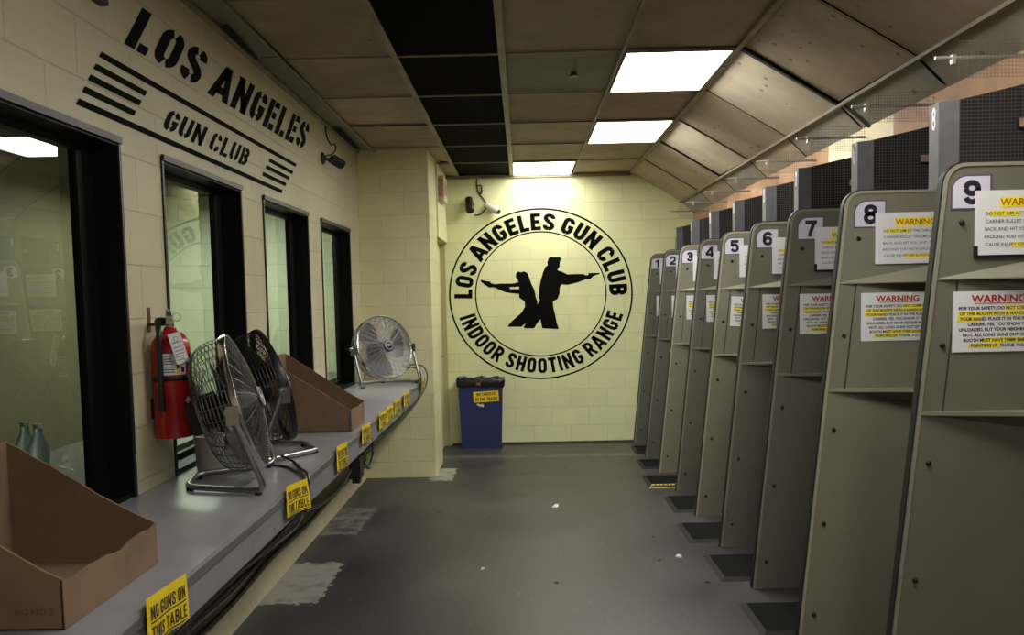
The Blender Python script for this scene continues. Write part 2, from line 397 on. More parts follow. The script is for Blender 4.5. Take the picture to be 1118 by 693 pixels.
def ribbon(mb, pts, t, T):
    # drop duplicates
    P = [pts[0]]
    for p in pts[1:]:
        if (p[0] - P[-1][0]) ** 2 + (p[1] - P[-1][1]) ** 2 > 1e-6: P.append(p)
    if len(P) < 2: return
    vs = []; k = len(P)
    for i in range(k):
        d0 = Vector(P[i]) - Vector(P[i - 1]) if i else None
        d1 = Vector(P[i + 1]) - Vector(P[i]) if i < k - 1 else None
        d0 = d0.normalized() if d0 else d1.normalized(); d1 = d1.normalized() if d1 else d0
        n0 = Vector((-d0.y, d0.x)); n1 = Vector((-d1.y, d1.x)); b = n0 + n1
        b = b.normalized() if b.length > 1e-4 else n0
        sc = min(1 / max(b.dot(n0), .3), 1.6)
        for sgn in (1, -1):
            q = Vector(P[i]) + b * sgn * t / 2 * sc
            vs.append(T(q.x, min(1, max(0, q.y))))
    mb.add(vs, [(2 * i, 2 * i + 1, 2 * i + 3, 2 * i + 2) for i in range(k - 1)])
def layout(text, w, t, gap, st=False):
    x = 0; out = []
    for ch in text:
        ww = t if ch == 'I' else w * WID.get(ch, 1.)
        if ch != ' ': out.append((x, ww, glyph(ch, ww, t, st)))
        x += ww + (gap if ch != ' ' else 0)
    return out, x - gap
def flat_text(mb, text, T, w=.5, t=.17, gap=.12, st=False):
    """T(u, v) with u in 0..1 along the whole line and v in 0..1 up"""
    g, tot = layout(text, w, t, gap, st)
    for x, ww, pl in g:
        for p in pl: ribbon(mb, p, t, lambda a, b, x=x: T((x + a) / tot, b))
    return tot

def digit(ch, w, t):
    h = t / 2; r = (w - t) / 2; cx = w / 2; q = w - h; T_ = 1 - h
    m = .52
    if ch == '1': return [[(w * .62, 0), (w * .62, 1)], [(w * .2, .74), (w * .45, .80), (w * .62, .96)]]
    if ch == '2': return [[(h, .66)] + arc(cx, T_ - r, r, r, 170, -15) + bez((q, .55), (q * .95, .42), (h * 1.2, .30), (h, h), 8), [(0, h), (w, h)]]
    if ch == '3': return [arc(cx, T_ - r * .95, r * .95, r * .95, 165, -90) + [(cx * .8, m)], [(cx * .8, m)] + arc(cx, h + r, r, r, 90, -165)]
    if ch == '4': return [[(q - h * .5, 0), (q - h * .5, 1)], [(q - h * .6, .98), (h * .5, .32)], [(0, .28), (w, .28)]]
    if ch == '5': return [[(w * .95, T_), (h * 1.3, T_), (h, .50)], [(h, .50)] + arc(cx, h + r * 1.02, r, r * 1.12, 120, -165)]
    if ch == '6': return [arc(cx, h + .215, r, .215, 0, 360, 24), arc(cx, T_ - r, r, r, 15, 180) + [(h, h + .22)]]
    if ch == '7': return [[(0, T_), (w, T_)], bez((q, T_), (w * .62, .66), (w * .42, .3), (w * .38, -.02), 8)]
    if ch == '8': return [arc(cx, T_ - .18, r * .92, .18, 0, 360, 24), arc(cx, h + .208, r, .208, 0, 360, 24)]
    if ch == '9': return [[(w - x, 1 - y) for x, y in p] for p in digit('6', w, t)]
    return []
# bezier-font text (Blender's own built-in face) as mesh
def font_text(text, size, T, name, m, parent, thick=0., align='CENTER', xs=1., shear=0., spacing=1., lines=None):
    cu = bpy.data.curves.new(name, 'FONT'); cu.body = text; cu.size = size; cu.align_x = align; cu.align_y = 'CENTER'; cu.offset = thick; cu.shear = shear; cu.space_line = lines or 1.; cu.space_character = spacing
    cu.resolution_u = 3
    to = bpy.data.objects.new(name, cu); COL.objects.link(to)
    dg = bpy.context.evaluated_depsgraph_get(); dg.update()
    me = bpy.data.meshes.new_from_object(to.evaluated_get(dg))
    bpy.data.objects.remove(to); bpy.data.curves.remove(cu)
    for v in me.vertices: v.co = T @ Vector((v.co.x * xs, v.co.y, 0))
    me.materials.clear(); me.materials.append(m); me.name = name
    o = bpy.data.objects.new(name, me); COL.objects.link(o)
    if parent: o.parent = parent
    return o

# ================================================================== THE ROOM
D = 9.53; ZC = 2.935; WX = -1.45; CT = .907
# floor
struct(MB().box(-5., 3.2, -2.5, D + .3, -.1, 0).build('floor', M['floor']))
# left wall with window openings
WIN = [(1.55, 3.165), (3.555, 4.53), (4.935, 5.94), (6.345, 7.38)]
ZB, ZT = CT, 2.2; TH = .15
mb = MB(); x0, x1 = WX - TH, WX
mb.box(x0, x1, -2.5, D, 0, ZB); mb.box(x0, x1, -2.5, D, ZT, ZC + .1)
ys = [-2.5] + [a for w in WIN for a in w] + [D]
for i in range(0, len(ys), 2): mb.box(x0, x1, ys[i], ys[i + 1], ZB, ZT)
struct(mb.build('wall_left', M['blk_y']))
# back wall
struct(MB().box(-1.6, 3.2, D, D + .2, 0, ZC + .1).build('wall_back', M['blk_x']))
struct(MB().box(2.95, 3.1, -2.5, D, 0, ZC + .1).build('wall_right', M['range_dark']))
struct(MB().box(-1.6, 3.1, -2.6, -2.45, 0, ZC + .1).build('wall_front', M['blk_px']))
# pillar + side wall with a recessed doorway
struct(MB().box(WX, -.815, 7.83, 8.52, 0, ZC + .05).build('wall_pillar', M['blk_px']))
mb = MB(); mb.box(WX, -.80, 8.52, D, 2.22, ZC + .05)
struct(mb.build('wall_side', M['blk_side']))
dr = struct(MB().box(-.93, -.885, 8.56, D - .03, 0, 2.2).build('door_1', M['blk_side']))
mb = MB(); mb.box(-.935, -.83, 8.52, 8.56, 0, 2.22); mb.box(-.935, -.83, D - .035, D - .002, 0, 2.22); mb.box(-.935, -.83, 8.52, D, 2.20, 2.24)
struct(mb.build('door_frame', mat('door_frame_cream', (.42, .38, .2), .5), dr))
mb = MB(); mb.cyl((-.885, 9.35, 1.0), (-.83, 9.35, 1.0), .012); mb.tube([(-.835, 9.35, 1.0), (-.835, 9.24, 1.0)], .01)
struct(mb.build('door_handle', M['steel'], dr, smooth=True))
# dark line where the back wall meets the floor
struct(MB().box(-.8, 1.3, D - .012, D - .002, 0, .022).build('base_strip_back', mat('base_dark', (.06, .055, .04), .8, noise=.4, nscale=15)))

# ---- windows
for i, (ya, yb) in enumerate(WIN):
    mb = MB(); fx = WX + .004; gx = WX - .103
    t = .035
    # lining of the opening
    mb.box(gx - .012, fx, yb - .008, yb + .012, ZB, ZT + .012); mb.box(gx - .012, fx, ya - .012, ya + .003, ZB, ZT + .012)
    mb.box(gx - .012, fx, ya, yb, ZT - .012, ZT + .012); mb.box(gx - .012, fx - .004, ya, yb, ZB, ZB + .02)

    # sash round the glass
    mb.box(gx - .015, gx + .014, yb - .122, yb - .006, ZB + .01, ZT - .01); mb.box(gx - .012, gx + .012, ya + .002, ya + .09, ZB + .01, ZT - .01)
    mb.box(gx - .012, gx + .012, ya + .01, yb - .01, ZT - .04, ZT - .01); mb.box(gx - .012, gx + .012, ya + .01, yb - .01, ZB + .01, ZB + .045)
    fr = struct(mb.build('window_%d' % (i + 1), M['black_frame']))
    mb = MB(); mb.box(fx, fx + .012, ya - .012, yb + .012, ZT - .004, ZT + .02); mb.box(fx, fx + .005, yb - .004, yb + .012, ZB, ZT + .02); mb.box(fx, fx + .004, ya - .012, ya + .003, ZB, ZT + .02)
    struct(mb.build('window_trim', M['frame_edge'], fr))
    mb = MB(); mb.add([(gx, ya + .07, ZB + .03), (gx, yb - .11, ZB + .03), (gx, yb - .11, ZT - .03), (gx, ya + .07, ZT - .03)], [(0, 1, 2, 3)])
    struct(mb.build('window_glass', M['glass' if i in (0, 2) else 'glass_clear'], fr))

# ---- office behind the windows
mb = MB(); mb.box(-4.6, -3.55, -1., 8.2, 0, 2.6)
struct(mb.build('wall_office_far', M['room_olive']))
M['office_green'] = block_mat('office_green_block', (.60, .64, .48), 'X', (.1, .06))
struct(MB().box(-3.55, x0, 8.0, 8.2, 0, 2.6).build('wall_office_end', M['office_green']))
struct(MB().box(-3.55, x0, -1., -.8, 0, 2.6).build('wall_office_near', M['room_dark']))
struct(MB().box(-4.6, x0, -1., 8.2, 2.6, 2.7).build('ceiling_office', M['room_dark']))
mb = MB(); mb.box(-2.15, x0 - .002, 1.0, 7.95, .925, .965)
oc = mb.build('office_worktop', mat('office_worktop', (.17, .17, .15), .5)); tag(oc, 'dim worktop behind the window glass', 'worktop')
for yy in (1.2, 4.4, 7.7): MB().box(-2.1, x0 - .01, yy, yy + .04, 0, .925).build('support', M['room_dark'], oc)
for k, (bx, by) in enumerate(((-1.72, 3.03), (-1.80, 3.09))):
    b = MB(); b.lathe([(.0, 0), (.034, 0), (.036, .012), (.033, .05), (.036, .07), (.033, .10), (.036, .13), (.035, .16), (.015, .205), (.0145, .225)], 18)
    bo = thing('water_bottle', ['clear plastic water bottle behind the large window, beside the door frame edge', 'clear plastic water bottle behind the large window, just behind another bottle'][k], 'bottle', (bx, by, .965), 0, 'water bottles behind the glass')
    b.build('bottle_body', M['bottle'], bo, smooth=True)
    MB().cyl((0, 0, .222), (0, 0, .238), .016, 14).build('bottle_cap', M['white_plastic'], bo)

# ---- ceiling: one mesh, tiles by material; grid bars as trim
cols = [-1.47, -1.285, -.668, -.083, .577, 1.203]
rows = [D, 8.585, 7.64, 6.70, 5.76, 4.82, 3.88, 2.94, 2.0, 1.06, .12, -.82, -1.76, -2.5]
LIGHTS = {(4, 5 - 1): 1, (4, 2): 1, (3, 0): 1, (4, 7): 1, (4, 10): 1}   # (column, row) holes for troffers
S1 = ((1.203, ZC), (1.735, 2.615)); S2 = ((1.735, 2.615), (2.02, 2.33))
mb = MB()
cm = TILES + [M['black_tile'], M['dark_gap'], M['tbar']]
random.seed(3)
for c in range(5):
    for r in range(len(rows) - 1):
        if (c, r) in LIGHTS: continue
        ya, yb = rows[r + 1], rows[r]
        if c == 2: mb.mi = 4 if r < 9 else 0
        elif c == 3 and r == 4: mb.mi = 2
        elif c == 0: mb.mi = 2
        else: mb.mi = random.choice([0, 0, 1, 0, 1])
        sag = .004 if c == 0 else random.choice([0, 0, .006, .012])
        lo = random.choice([0, 1])
        za = ZC + .008 + (sag if lo else 0); zb = ZC + .008 + (0 if lo else sag)
        mb.add([(cols[c], ya, za), (cols[c + 1], ya, za), (cols[c + 1], yb, zb), (cols[c], yb, zb)], [(0, 1, 2, 3)])
# sloping bays
def slope(S, ya, yb, mi, gap=.01, lift=0.):
    (xa, za), (xb, zb) = S; mb.mi = mi
    mb.add([(xa, ya + gap, za + .006), (xb, ya + gap, zb + .006), (xb, yb - gap, zb + .006 + lift), (xa, yb - gap, za + .006 + lift)], [(0, 1, 2, 3)])
srow = {0: 1, 1: 1, 2: 3, 3: 1, 4: 3, 5: 1, 6: 0, 7: 1, 8: 0}
for r in range(len(rows) - 1):
    slope(S1, rows[r + 1], rows[r], srow.get(r, 1), .012, .012 if r in (2, 5) else 0.)
    slope(S2, rows[r + 1], rows[r], [2, 0, 2, 1, 2, 2][r % 6], .012)
    mb.mi = 5
mb.mi = 5
mb.add([(-1.6, -2.5, ZC + .06), (1.25, -2.5, ZC + .06), (2.1, -2.5, 2.42), (2.1, D, 2.42), (1.25, D, ZC + .06), (-1.6, D, ZC + .06)], [(0, 1, 4, 5), (1, 2, 3, 4)])
mb.add([(2.1, -2.5, 2.42), (3.1, -2.5, 2.42), (3.1, D, 2.42), (2.1, D, 2.42)], [(0, 1, 2, 3)])
struct(mb.build('ceiling', cm, fix=False))
# grid
mb = MB(); g = .008
for x in cols[1:-1]:
    w = .019 if x in (-.668, -.083) else g
    mb.box(x - w, x + w, -2.5, D, ZC - .008, ZC + .002)
mb.box(1.203 - .02, 1.203 + .012, -2.5, D, ZC - .012, ZC + .002)
for y in rows[1:-1]: mb.box(-1.285, 1.203, y - g, y + g, ZC - .007, ZC + .001)
mb.box(-1.47, 1.2, D - .04, D - .002, ZC - .03, ZC)      # wall angle at back
mb.box(WX, WX + .03, -2.5, 7.83, ZC - .012, ZC)
struct(mb.build('trim_1', M['tbar']))
mb = MB()
mb.tube([(1.735, -2.5, 2.607), (1.735, D, 2.607)], .013, 6)
for r in rows[1:-1]:
    mb.tube([(1.203, r, ZC - .002), (1.735, r, 2.613)], .005, 4)
struct(mb.build('trim_2', mat('slope_trim', (.17, .135, .095), .6, noise=.2, nscale=5)))
# dark slots where tiles have slipped
mb = MB()
mb.box(-1.285, -.70, 6.665, 6.688, ZC - .004, ZC - .001)
mb.add([(WX + .005, 7.6, ZC - .003), (-1.38, 7.7, ZC - .003), (-1.36, 6.72, ZC - .003), (WX + .005, 6.7, ZC - .003)], [(0, 1, 2, 3)])
mb.add([(WX + .005, 4.8, ZC - .003), (-1.40, 4.8, ZC - .003), (-1.37, 4.2, ZC - .003), (WX + .005, 4.25, ZC - .003)], [(0, 1, 2, 3)])
mb.box(-.05, .55, 6.675, 6.69, ZC - .009, ZC - .004); mb.box(-.05, .55, 7.60, 7.62, ZC - .009, ZC - .004)
(xa, za), (xb, zb) = S1
mb.add([(xa + .01, 4.80, za - .004), (xb - .01, 4.80, zb - .002), (xb - .01, 4.825, zb - .002), (xa + .01, 4.86, za - .004)], [(0, 1, 2, 3)])
mb.add([(1.74, 4.74, 2.608), (1.96, 4.70, 2.386), (1.96, 4.73, 2.386), (1.74, 4.78, 2.608)], [(0, 1, 2, 3)])
struct(mb.build('trim_3', M['dark_gap']))
# sprinkler stain in the grey tile
o = MB().lathe([(0, 0), (.03, .0), (.022, .012), (.012, .03), (0, .03)], 14, T=Matrix.Translation((.33, 5.25, ZC - .028))).build('sprinkler_head', M['black_metal'], smooth=True)
tag(o, 'small dark sprinkler head in a grey ceiling tile', 'sprinkler')

# troffers
LL = {(4, 4): ('large glowing ceiling light panel above booth dividers 6 and 7'), (4, 2): ('glowing ceiling light panel in the middle of the row of three'),
      (3, 0): ('small-looking glowing ceiling light panel against the painted back wall'), (4, 7): 'ceiling light panel over the front end of the aisle', (4, 10): 'ceiling light panel over the rear end of the aisle'}
for (c, r), lab in LL.items():
    xa, xb, ya, yb = cols[c] + .012, cols[c + 1] - .02, rows[r + 1] + .012, rows[r] - .012
    if r == 0: yb -= .03
    t = thing('ceiling_light', lab, 'ceiling light', ((xa + xb) / 2, (ya + yb) / 2, ZC), 0, 'ceiling light panels')
    hx, hy = (xb - xa) / 2, (yb - ya) / 2
    mb = MB()
    for sx in (-1, 1):
        mb.box(min(sx * hx, sx * (hx - .012)), max(sx * hx, sx * (hx - .012)), -hy, hy, -.012, .05)
        mb.box(-hx, hx, min(sx * hy, sx * (hy - .012)), max(sx * hy, sx * (hy - .012)), -.012, .05)
    mb.box(-hx, hx, -hy, hy, .05, .056)
    mb.build('light_frame', M['tbar'], t)
    MB().box(-hx + .012, hx - .012, -hy + .012, hy - .012, -.006, .002).build('light_diffuser', M['diffuser_end' if r == 0 else 'diffuser'], t)

# ================================================================== LEFT: counter and its things
ct = thing('counter', 'long grey laminate counter running under the windows to the pillar', 'counter', (0, 0, 0))
FX = -.895
MB().box(WX + .002, FX, -.6, 7.828, CT - .03, CT).build('counter_top', M['counter'], ct)
MB().box(FX - .025, FX - .004, -.6, 7.826, CT - .125, CT - .03).build('fascia', M['counter_edge'], ct)
MB().box(FX - .02, FX + .004, -.6, 7.827, CT - .036, CT - .012).build('edge_strip', M['counter_trim'], ct)
mb = MB()
for yy in (-.3, 1.2, 2.7, 4.2, 5.7, 7.2):
    mb.prism([(WX + .002, CT - .03), (FX - .03, CT - .03), (FX - .03, CT - .09), (WX + .002, CT - .35)], yy, yy + .03)
mb.build('bracket', M['range_dark'], ct)

def cardboard_tray(label, xl, xr, ya, yb, hf, hb, wob=.0):
    t = thing('cardboard_box', label, 'cardboard box', (xr, ya, CT), 0, 'open cardboard trays on the counter')
    dx = xl - xr; L = yb - ya; th = .006
    def side(y0, y1, seed, name):
        random.seed(seed)
        top = []
        n = 10
        for i in range(n + 1):
            u = i / n
            z = hf + (hb - hf) * u + random.uniform(-.004, .004)
            if u == 0: z += .006
            top.append((dx * u, z))
        poly = [(0, 0.002)] + top + [(dx, 0.002)]
        MB().prism(poly, y0, y1).build(name, M['cardboard'], t)
    side(0, th, 5, 'side_panel'); side(L - th, L, 6, 'side_panel')
    random.seed(11)
    top = [(L * i / 12, hf + (0.004 if i in (0, 12) else random.uniform(-.004, .004) - (.008 if i in (6, 7) else .0))) for i in range(13)]
    MB().prism([(0, .002)] + top + [(L, .002)], -.003, .003, 'X').build('front_panel', M['cardboard'], t)
    MB().box(dx - .003, dx + .003, 0, L, .002, hb).build('back_panel', M['cardboard'], t)
    MB().box(dx, 0, 0, L, .0005, .005).build('bottom_panel', M['cardboard'], t)
    return t
t = cardboard_tray('worn open cardboard tray box beside the large window, cut down in front', -1.41, -1.015, 1.845, 2.33, .107, .345)
font_text('BIG RED Z', .019, Matrix.Translation((-.062, -.0012, .042)) @ Matrix.Rotation(PI / 2, 4, 'X'), 'printed_lettering', M['cardboard_dark'], t)
t2 = cardboard_tray('brown open cardboard tray box between the black fan and the far fan', -1.39, -.94, 4.66, 5.06, .115, .41)
mb = MB(); mb.box(-.012, .004, -.003, .012, .01, .10); mb.build('corner_tape', mat('grey_tape', (.09, .09, .10), .35), t2)

# ---- fans
def make_fan(label):
    t = thing('floor_fan', label, 'fan', (0, 0, 0), 0, 'drum fans on the counter')
    HC = .315; R = .265; tilt = R_(15)
    H = Matrix.Translation((0, 0, HC)) @ Matrix.Rotation(-tilt, 4, 'Y')
    wr = .0017
    # front grille
    mb = MB()
    def fx(r): return .035 + .045 * (1 - (r / R) ** 2)
    n = 22
    for i in range(n):
        r = .06 + (R - .06) * i / (n - 1)
        mb.ring((fx(r), 0, 0), r, wr, 44, 4, T=H)
    for k in range(28):
        a = 2 * PI * k / 28
        mb.tube([(fx(r), r * math.cos(a), r * math.sin(a)) for r in (.045, .12, .19, R)], wr * 1.2, 4, T=H)
    mb.build('front_grille', M['wire'], t)
    mb = MB()
    prof = [(R, .0), (R * .995, -.03), (R * .98, -.06), (R * .94, -.09), (R * .86, -.115), (R * .72, -.13), (R * .55, -.137), (R * .35, -.14), (R * .22, -.14)]
    for i in range(len(prof) - 1):
        for u in (0, .5):
            r = prof[i][0] * (1 - u) + prof[i + 1][0] * u; x = prof[i][1] * (1 - u) + prof[i + 1][1] * u
            mb.ring((x, 0, 0), r, wr, 44, 4, T=H)
    for k in range(32):
        a = 2 * PI * (k + .5) / 32
        mb.tube([(x, r * math.cos(a), r * math.sin(a)) for r, x in prof], wr * 1.3, 4, T=H)
    mb.build('rear_grille', M['wire'], t)
    mb = MB(); mb.lathe([(R - .002, .008), (R + .005, .006), (R + .008, .018), (R + .005, .034), (R - .002, .036)], 48, 'X', T=H)
    mb.build('rim_band', M['chrome'], t, smooth=True)
    # blades
    for k in range(3):
        mb = MB(); vs = []; fs = []; nr, na = 7, 6
        for i in range(nr):
            r = .05 + .19 * i / (nr - 1)
            for j in range(na):
                u = j / (na - 1)
                a = 2 * PI * k / 3 + (u - .5) * (1.0 + .35 * math.sin(PI * i / (nr - 1))) + .25 * i / nr
                x = -.03 + (u - .5) * .075 * (1 - .25 * i / nr) + .012 * (u - .5) ** 2
                vs.append((x, r * math.cos(a), r * math.sin(a)))
        for i in range(nr - 1):
            for j in range(na - 1): fs.append((i * na + j, i * na + j + 1, (i + 1) * na + j + 1, (i + 1) * na + j))
        mb.add(vs, fs, H); mb.build('fan_blade', M['blade'], t, smooth=True)
    mb = MB(); mb.lathe([(0, -.165), (.06, -.165), (.072, -.15), (.075, -.08), (.055, -.07), (.05, .0), (0, .0)], 24, 'X', T=H)
    mb.build('motor_housing', M['black_metal'], t, smooth=True)
    mb = MB(); mb.box(-.195, -.13, -.04, .04, -.075, .05, T=H)
    mb.build('switch_box', M['black_plastic'], t)
    mb = MB(); mb.lathe([(0, .09), (.035, .09), (.046, .084), (.05, .07), (.046, .066), (0, .066)], 24, 'X', T=H)
    hb = mb.build('hub_badge', M['black_plastic'], t, smooth=True)
    mb = MB(); mb.ring((.09, 0, 0), .036, .003, 24, 4, T=H); mb.box(.088, .0915, -.022, .022, -.006, .006, T=H)
    mb.build('badge_mark', M['white'], hb)
    # stand
    AY = R + .028
    path = [(0, -AY, HC), (.115, -AY, .016), (-.19, -.12, .016), (-.19, .12, .016), (.115, AY, .016), (0, AY, HC)]
    mb = MB(); mb.tube(round_path(path, .05, 6), .0115, 10)
    mb.build('tube_stand', M['steel'], t, smooth=True)
    for s in (-1, 1):
        mb = MB(); mb.cyl((0, s * (R - .004), HC), (0, s * (AY + .018), HC), .02, 16); mb.cyl((0, s * (AY + .018), HC), (0, s * (AY + .032), HC), .013, 12)
        mb.box(-.022, .022, min(s * (AY - .016), s * (AY + .016)), max(s * (AY - .016), s * (AY + .016)), HC - .05, HC + .02, T=Matrix.Translation((.008, 0, 0)))
        mb.build('pivot_knob', M['steel'], t, smooth=False)
    for p in ((.085, -AY + .02), (.085, AY - .02), (-.18, -.11), (-.18, .11)):
        MB().cyl((p[0], p[1], 0), (p[0], p[1], .012), .014, 12).build('rubber_foot', M['rubber'], t)
    return t
fA = make_fan('silver drum fan on the counter beside the red fire extinguisher')
fA.location = (-1.125, 3.40, CT); fA.rotation_euler = (0, 0, R_(12))
fB = copy_tree(fA); fB['label'] = 'black drum fan standing right behind the silver fan by the extinguisher'
fB.location = (-1.195, 4.04, CT); fB.rotation_euler = (0, 0, R_(28))
fC = copy_tree(fA); fC['label'] = 'steel drum fan on the counter end beside the block pillar'
fC.location = (-1.165, 7.22, CT); fC.rotation_euler = (0, 0, R_(-46))
for ch in fB.children:
    n = ch.name.split('.')[0]
    if n in ('tube_stand', 'rubber_foot'): ch.rotation_euler = (0, 0, PI)
    mm = {'front_grille': 'wire_black', 'rear_grille': 'wire_black', 'rim_band': 'black_metal', 'fan_blade': 'blade_black'}.get(n)
    if mm:
        ch.material_slots[0].link = 'OBJECT'; ch.material_slots[0].material = M[mm]

# white tub behind fan
t = thing('plastic_tub', 'small white plastic tub on the counter behind the silver fan', 'tub', (-1.345, 3.66, CT))
MB().lathe([(0, 0), (.048, 0), (.055, .006), (.062, .14), (.066, .142), (.066, .15), (.058, .15), (.05, .01), (0, .008)], 24).build('tub_body', M['white_plastic'], t, smooth=True)

# ---- cords
def cord(label, pts, r=.0055, name='power_cord', fan=None):
    o = MB().tube(smooth_pts(pts, 7), r, 6).build(name, M['black_plastic'], smooth=True)
    if fan:
        bpy.context.view_layer.update()
        o.parent = fan; o.matrix_parent_inverse = fan.matrix_world.inverted(); return o
    return tag(o, label, 'cable')
cord('black power cord running from the silver fan over the counter edge', [(-1.19, 3.62, CT + .03), (-1.13, 3.72, CT + .006), (-1.02, 3.66, CT + .006), (-.93, 3.52, CT + .008), (-.885, 3.42, CT + .004), (-.868, 3.36, CT - .06), (-.88, 3.3, CT - .15), (-.93, 3.1, CT - .19), (-1.0, 2.95, .66), (-1.0, 2.6, .66), (-1.0, 2.2, .645), (-1.0, 1.7, .66)], fan=fA)
cord('black power cord from the black fan, beside the silver fan cord', [(-1.08, 3.80, CT + .03), (-1.02, 3.78, CT + .006), (-.95, 3.62, CT + .006), (-.885, 3.48, CT + .006), (-.868, 3.42, CT - .06), (-.88, 3.35, CT - .14), (-.95, 3.2, CT - .2), (-1.0, 2.9, .635), (-1.0, 2.5, .65), (-1.0, 2.1, .63), (-1.0, 1.7, .64)], fan=fB)
cord('black power cord looping down past the pillar from the far fan', [(-1.04, 7.40, CT + .14), (-.95, 7.45, CT + .15), (-.87, 7.5, CT + .13), (-.835, 7.5, CT + .05), (-.84, 7.3, CT - .05), (-.86, 6.7, CT - .12), (-.88, 5.9, CT - .15), (-.91, 5.2, CT - .17), (-.95, 4.9, CT - .2)], fan=fC)
cord('second black cord hanging from the far fan against the pillar', [(-1.03, 7.44, CT + .10), (-.96, 7.43, CT + .13), (-.89, 7.42, CT + .09), (-.868, 7.3, CT + .0), (-.87, 7.1, CT - .10), (-.89, 6.5, CT - .14), (-.93, 5.6, CT - .16), (-.96, 5.0, CT - .2)], fan=fC)
cord('long black cord strung under the counter edge toward the front', [(-.94, 4.6, CT - .2), (-.94, 4.3, CT - .24), (-.94, 3.9, CT - .22), (-.94, 3.5, CT - .17), (-.94, 3.0, CT - .18), (-.93, 2.6, CT - .15), (-.92, 2.2, CT - .15), (-.90, 2.06, CT - .13), (-.89, 2.0, CT - .15), (-.92, 1.92, CT - .2), (-1.0, 1.5, CT - .24)], .009, 'electrical_cable')
cord('thick black cable bundle running low along the wall under the counter', [(-1.425, 7.6, .17), (-1.42, 6.6, .19), (-1.42, 5.6, .18), (-1.425, 4.8, .20), (-1.42, 4.0, .18), (-1.425, 3.2, .205), (-1.42, 2.4, .19), (-1.42, 1.4, .2)], .016, 'cable_bundle')
struct(MB().box(WX, WX + .006, -2.4, 7.83, .165, CT - .04).build('shade_panel', mat('shade_under_counter', (.20, .175, .095), .7, noise=.25, nscale=3)))  # added panel: the counter's shade on the cream wall, put into its colour
t = thing('power_adapter', 'black power adapter with looped cord hanging under the counter edge', 'adapter', (-.93, 4.72, CT - .26))
MB().box(-.03, .03, -.05, .05, 0, .11).build('adapter_body', M['black_plastic'], t)
MB().box(-.02, .02, -.03, .03, -.03, 0).build('plug', M['black_plastic'], t)
mb = MB(); mb.tube(smooth_pts([(0, .05, .06), (.02, .16, .02), (.03, .3, .04), (.03, .36, .12), (.02, .28, .19), (0, .18, .14), (.01, .2, .03), (.02, .32, -.01), (.02, .42, .06), (0, .4, .17), (-.02, .2, .2), (-.02, 0, .2), (-.02, 0, .1)], 6), .006, 6)
mb.build('looped_cord', M['black_plastic'], t, smooth=True)

# ---- yellow "NO GUNS ON THIS TABLE" cards along the counter edge
SY = [(1.955, 2.185, .118, .8), (3.15, 3.36, .115, 6.), (4.02, 4.24, .118, 1.), (4.66, 4.90, .10, .6), (5.23, 5.46, .105, 2.), (5.53, 5.78, .105, 1.), (5.86, 6.13, .105, .8), (6.33, 6.6, .105, 1.), (7.36, 7.6, .105, 1.)]
SL = ['yellow no-guns card on the counter edge beside the cardboard tray by the large window', 'yellow no-guns card sticking out below the fan cords', 'yellow no-guns card on the counter edge, first past the fan cords',
      'yellow no-guns card on the counter edge below the low front of the further cardboard tray', 'yellow no-guns card just past the further cardboard tray, first of four close together', 'yellow no-guns card, second of four close together past the further tray',
      'yellow no-guns card, third of four close together past the further tray', 'yellow no-guns card, last of four close together, beside the far fan', 'yellow no-guns card at the very end of the counter by the pillar']
for i, ((ya, yb, hh, bend), lab) in enumerate(zip(SY, SL)):
    w = yb - ya
    t = thing('warning_sign', lab, 'sign', (FX + .012, (ya + yb) / 2, CT + .022), 0, 'yellow no-guns cards along the counter edge')
    def S(u, v, off=0., w=w, hh=hh, bend=bend):   # u along -y..+y reading direction (from the aisle the text runs to +y)
        y = (u - .5) * w; z = -hh + v * hh * 1.0 - .012 * (u - .5)
        x = .0016 + .006 * bend * (u ** 2) * (1 - .3 * v) + off + .004 * (1 - v) * math.sin(u * 9)
        return (x, y, z)
    vs = []; fs = []; n = 8
    for k in range(2):
        for a in range(n + 1):
            for b_ in range(n + 1): vs.append(S(a / n, b_ / n, -.001 * k))
    q = (n + 1) ** 2
    for a in range(n):
        for b_ in range(n):
            j = a * (n + 1) + b_
            fs.append((j, j + n + 1, j + n + 2, j + 1)); fs.append((q + j, q + j + 1, q + j + n + 2, q + j + n + 1))
    mb = MB(); mb.add(vs, fs); mb.build('card', M['yellow'], t, smooth=True)
    mb = MB()
    for txt, v0, v1 in (('NO GUNS ON', .52, .80), ('THIS TABLE', .10, .38)):
        flat_text(mb, txt, lambda u, v, v0=v0, v1=v1: S(.08 + .84 * u, v0 + (v1 - v0) * v, .0015), .5, .15, .14)
    for v0 in (.45, .035):
        mb.add([S(.07 + .086 * a, v0 + .03 * b_, .0015) for a in range(11) for b_ in (0, 1)], [(2 * a, 2 * a + 2, 2 * a + 3, 2 * a + 1) for a in range(10)])
    mb.build('lettering', M['ink'], t)

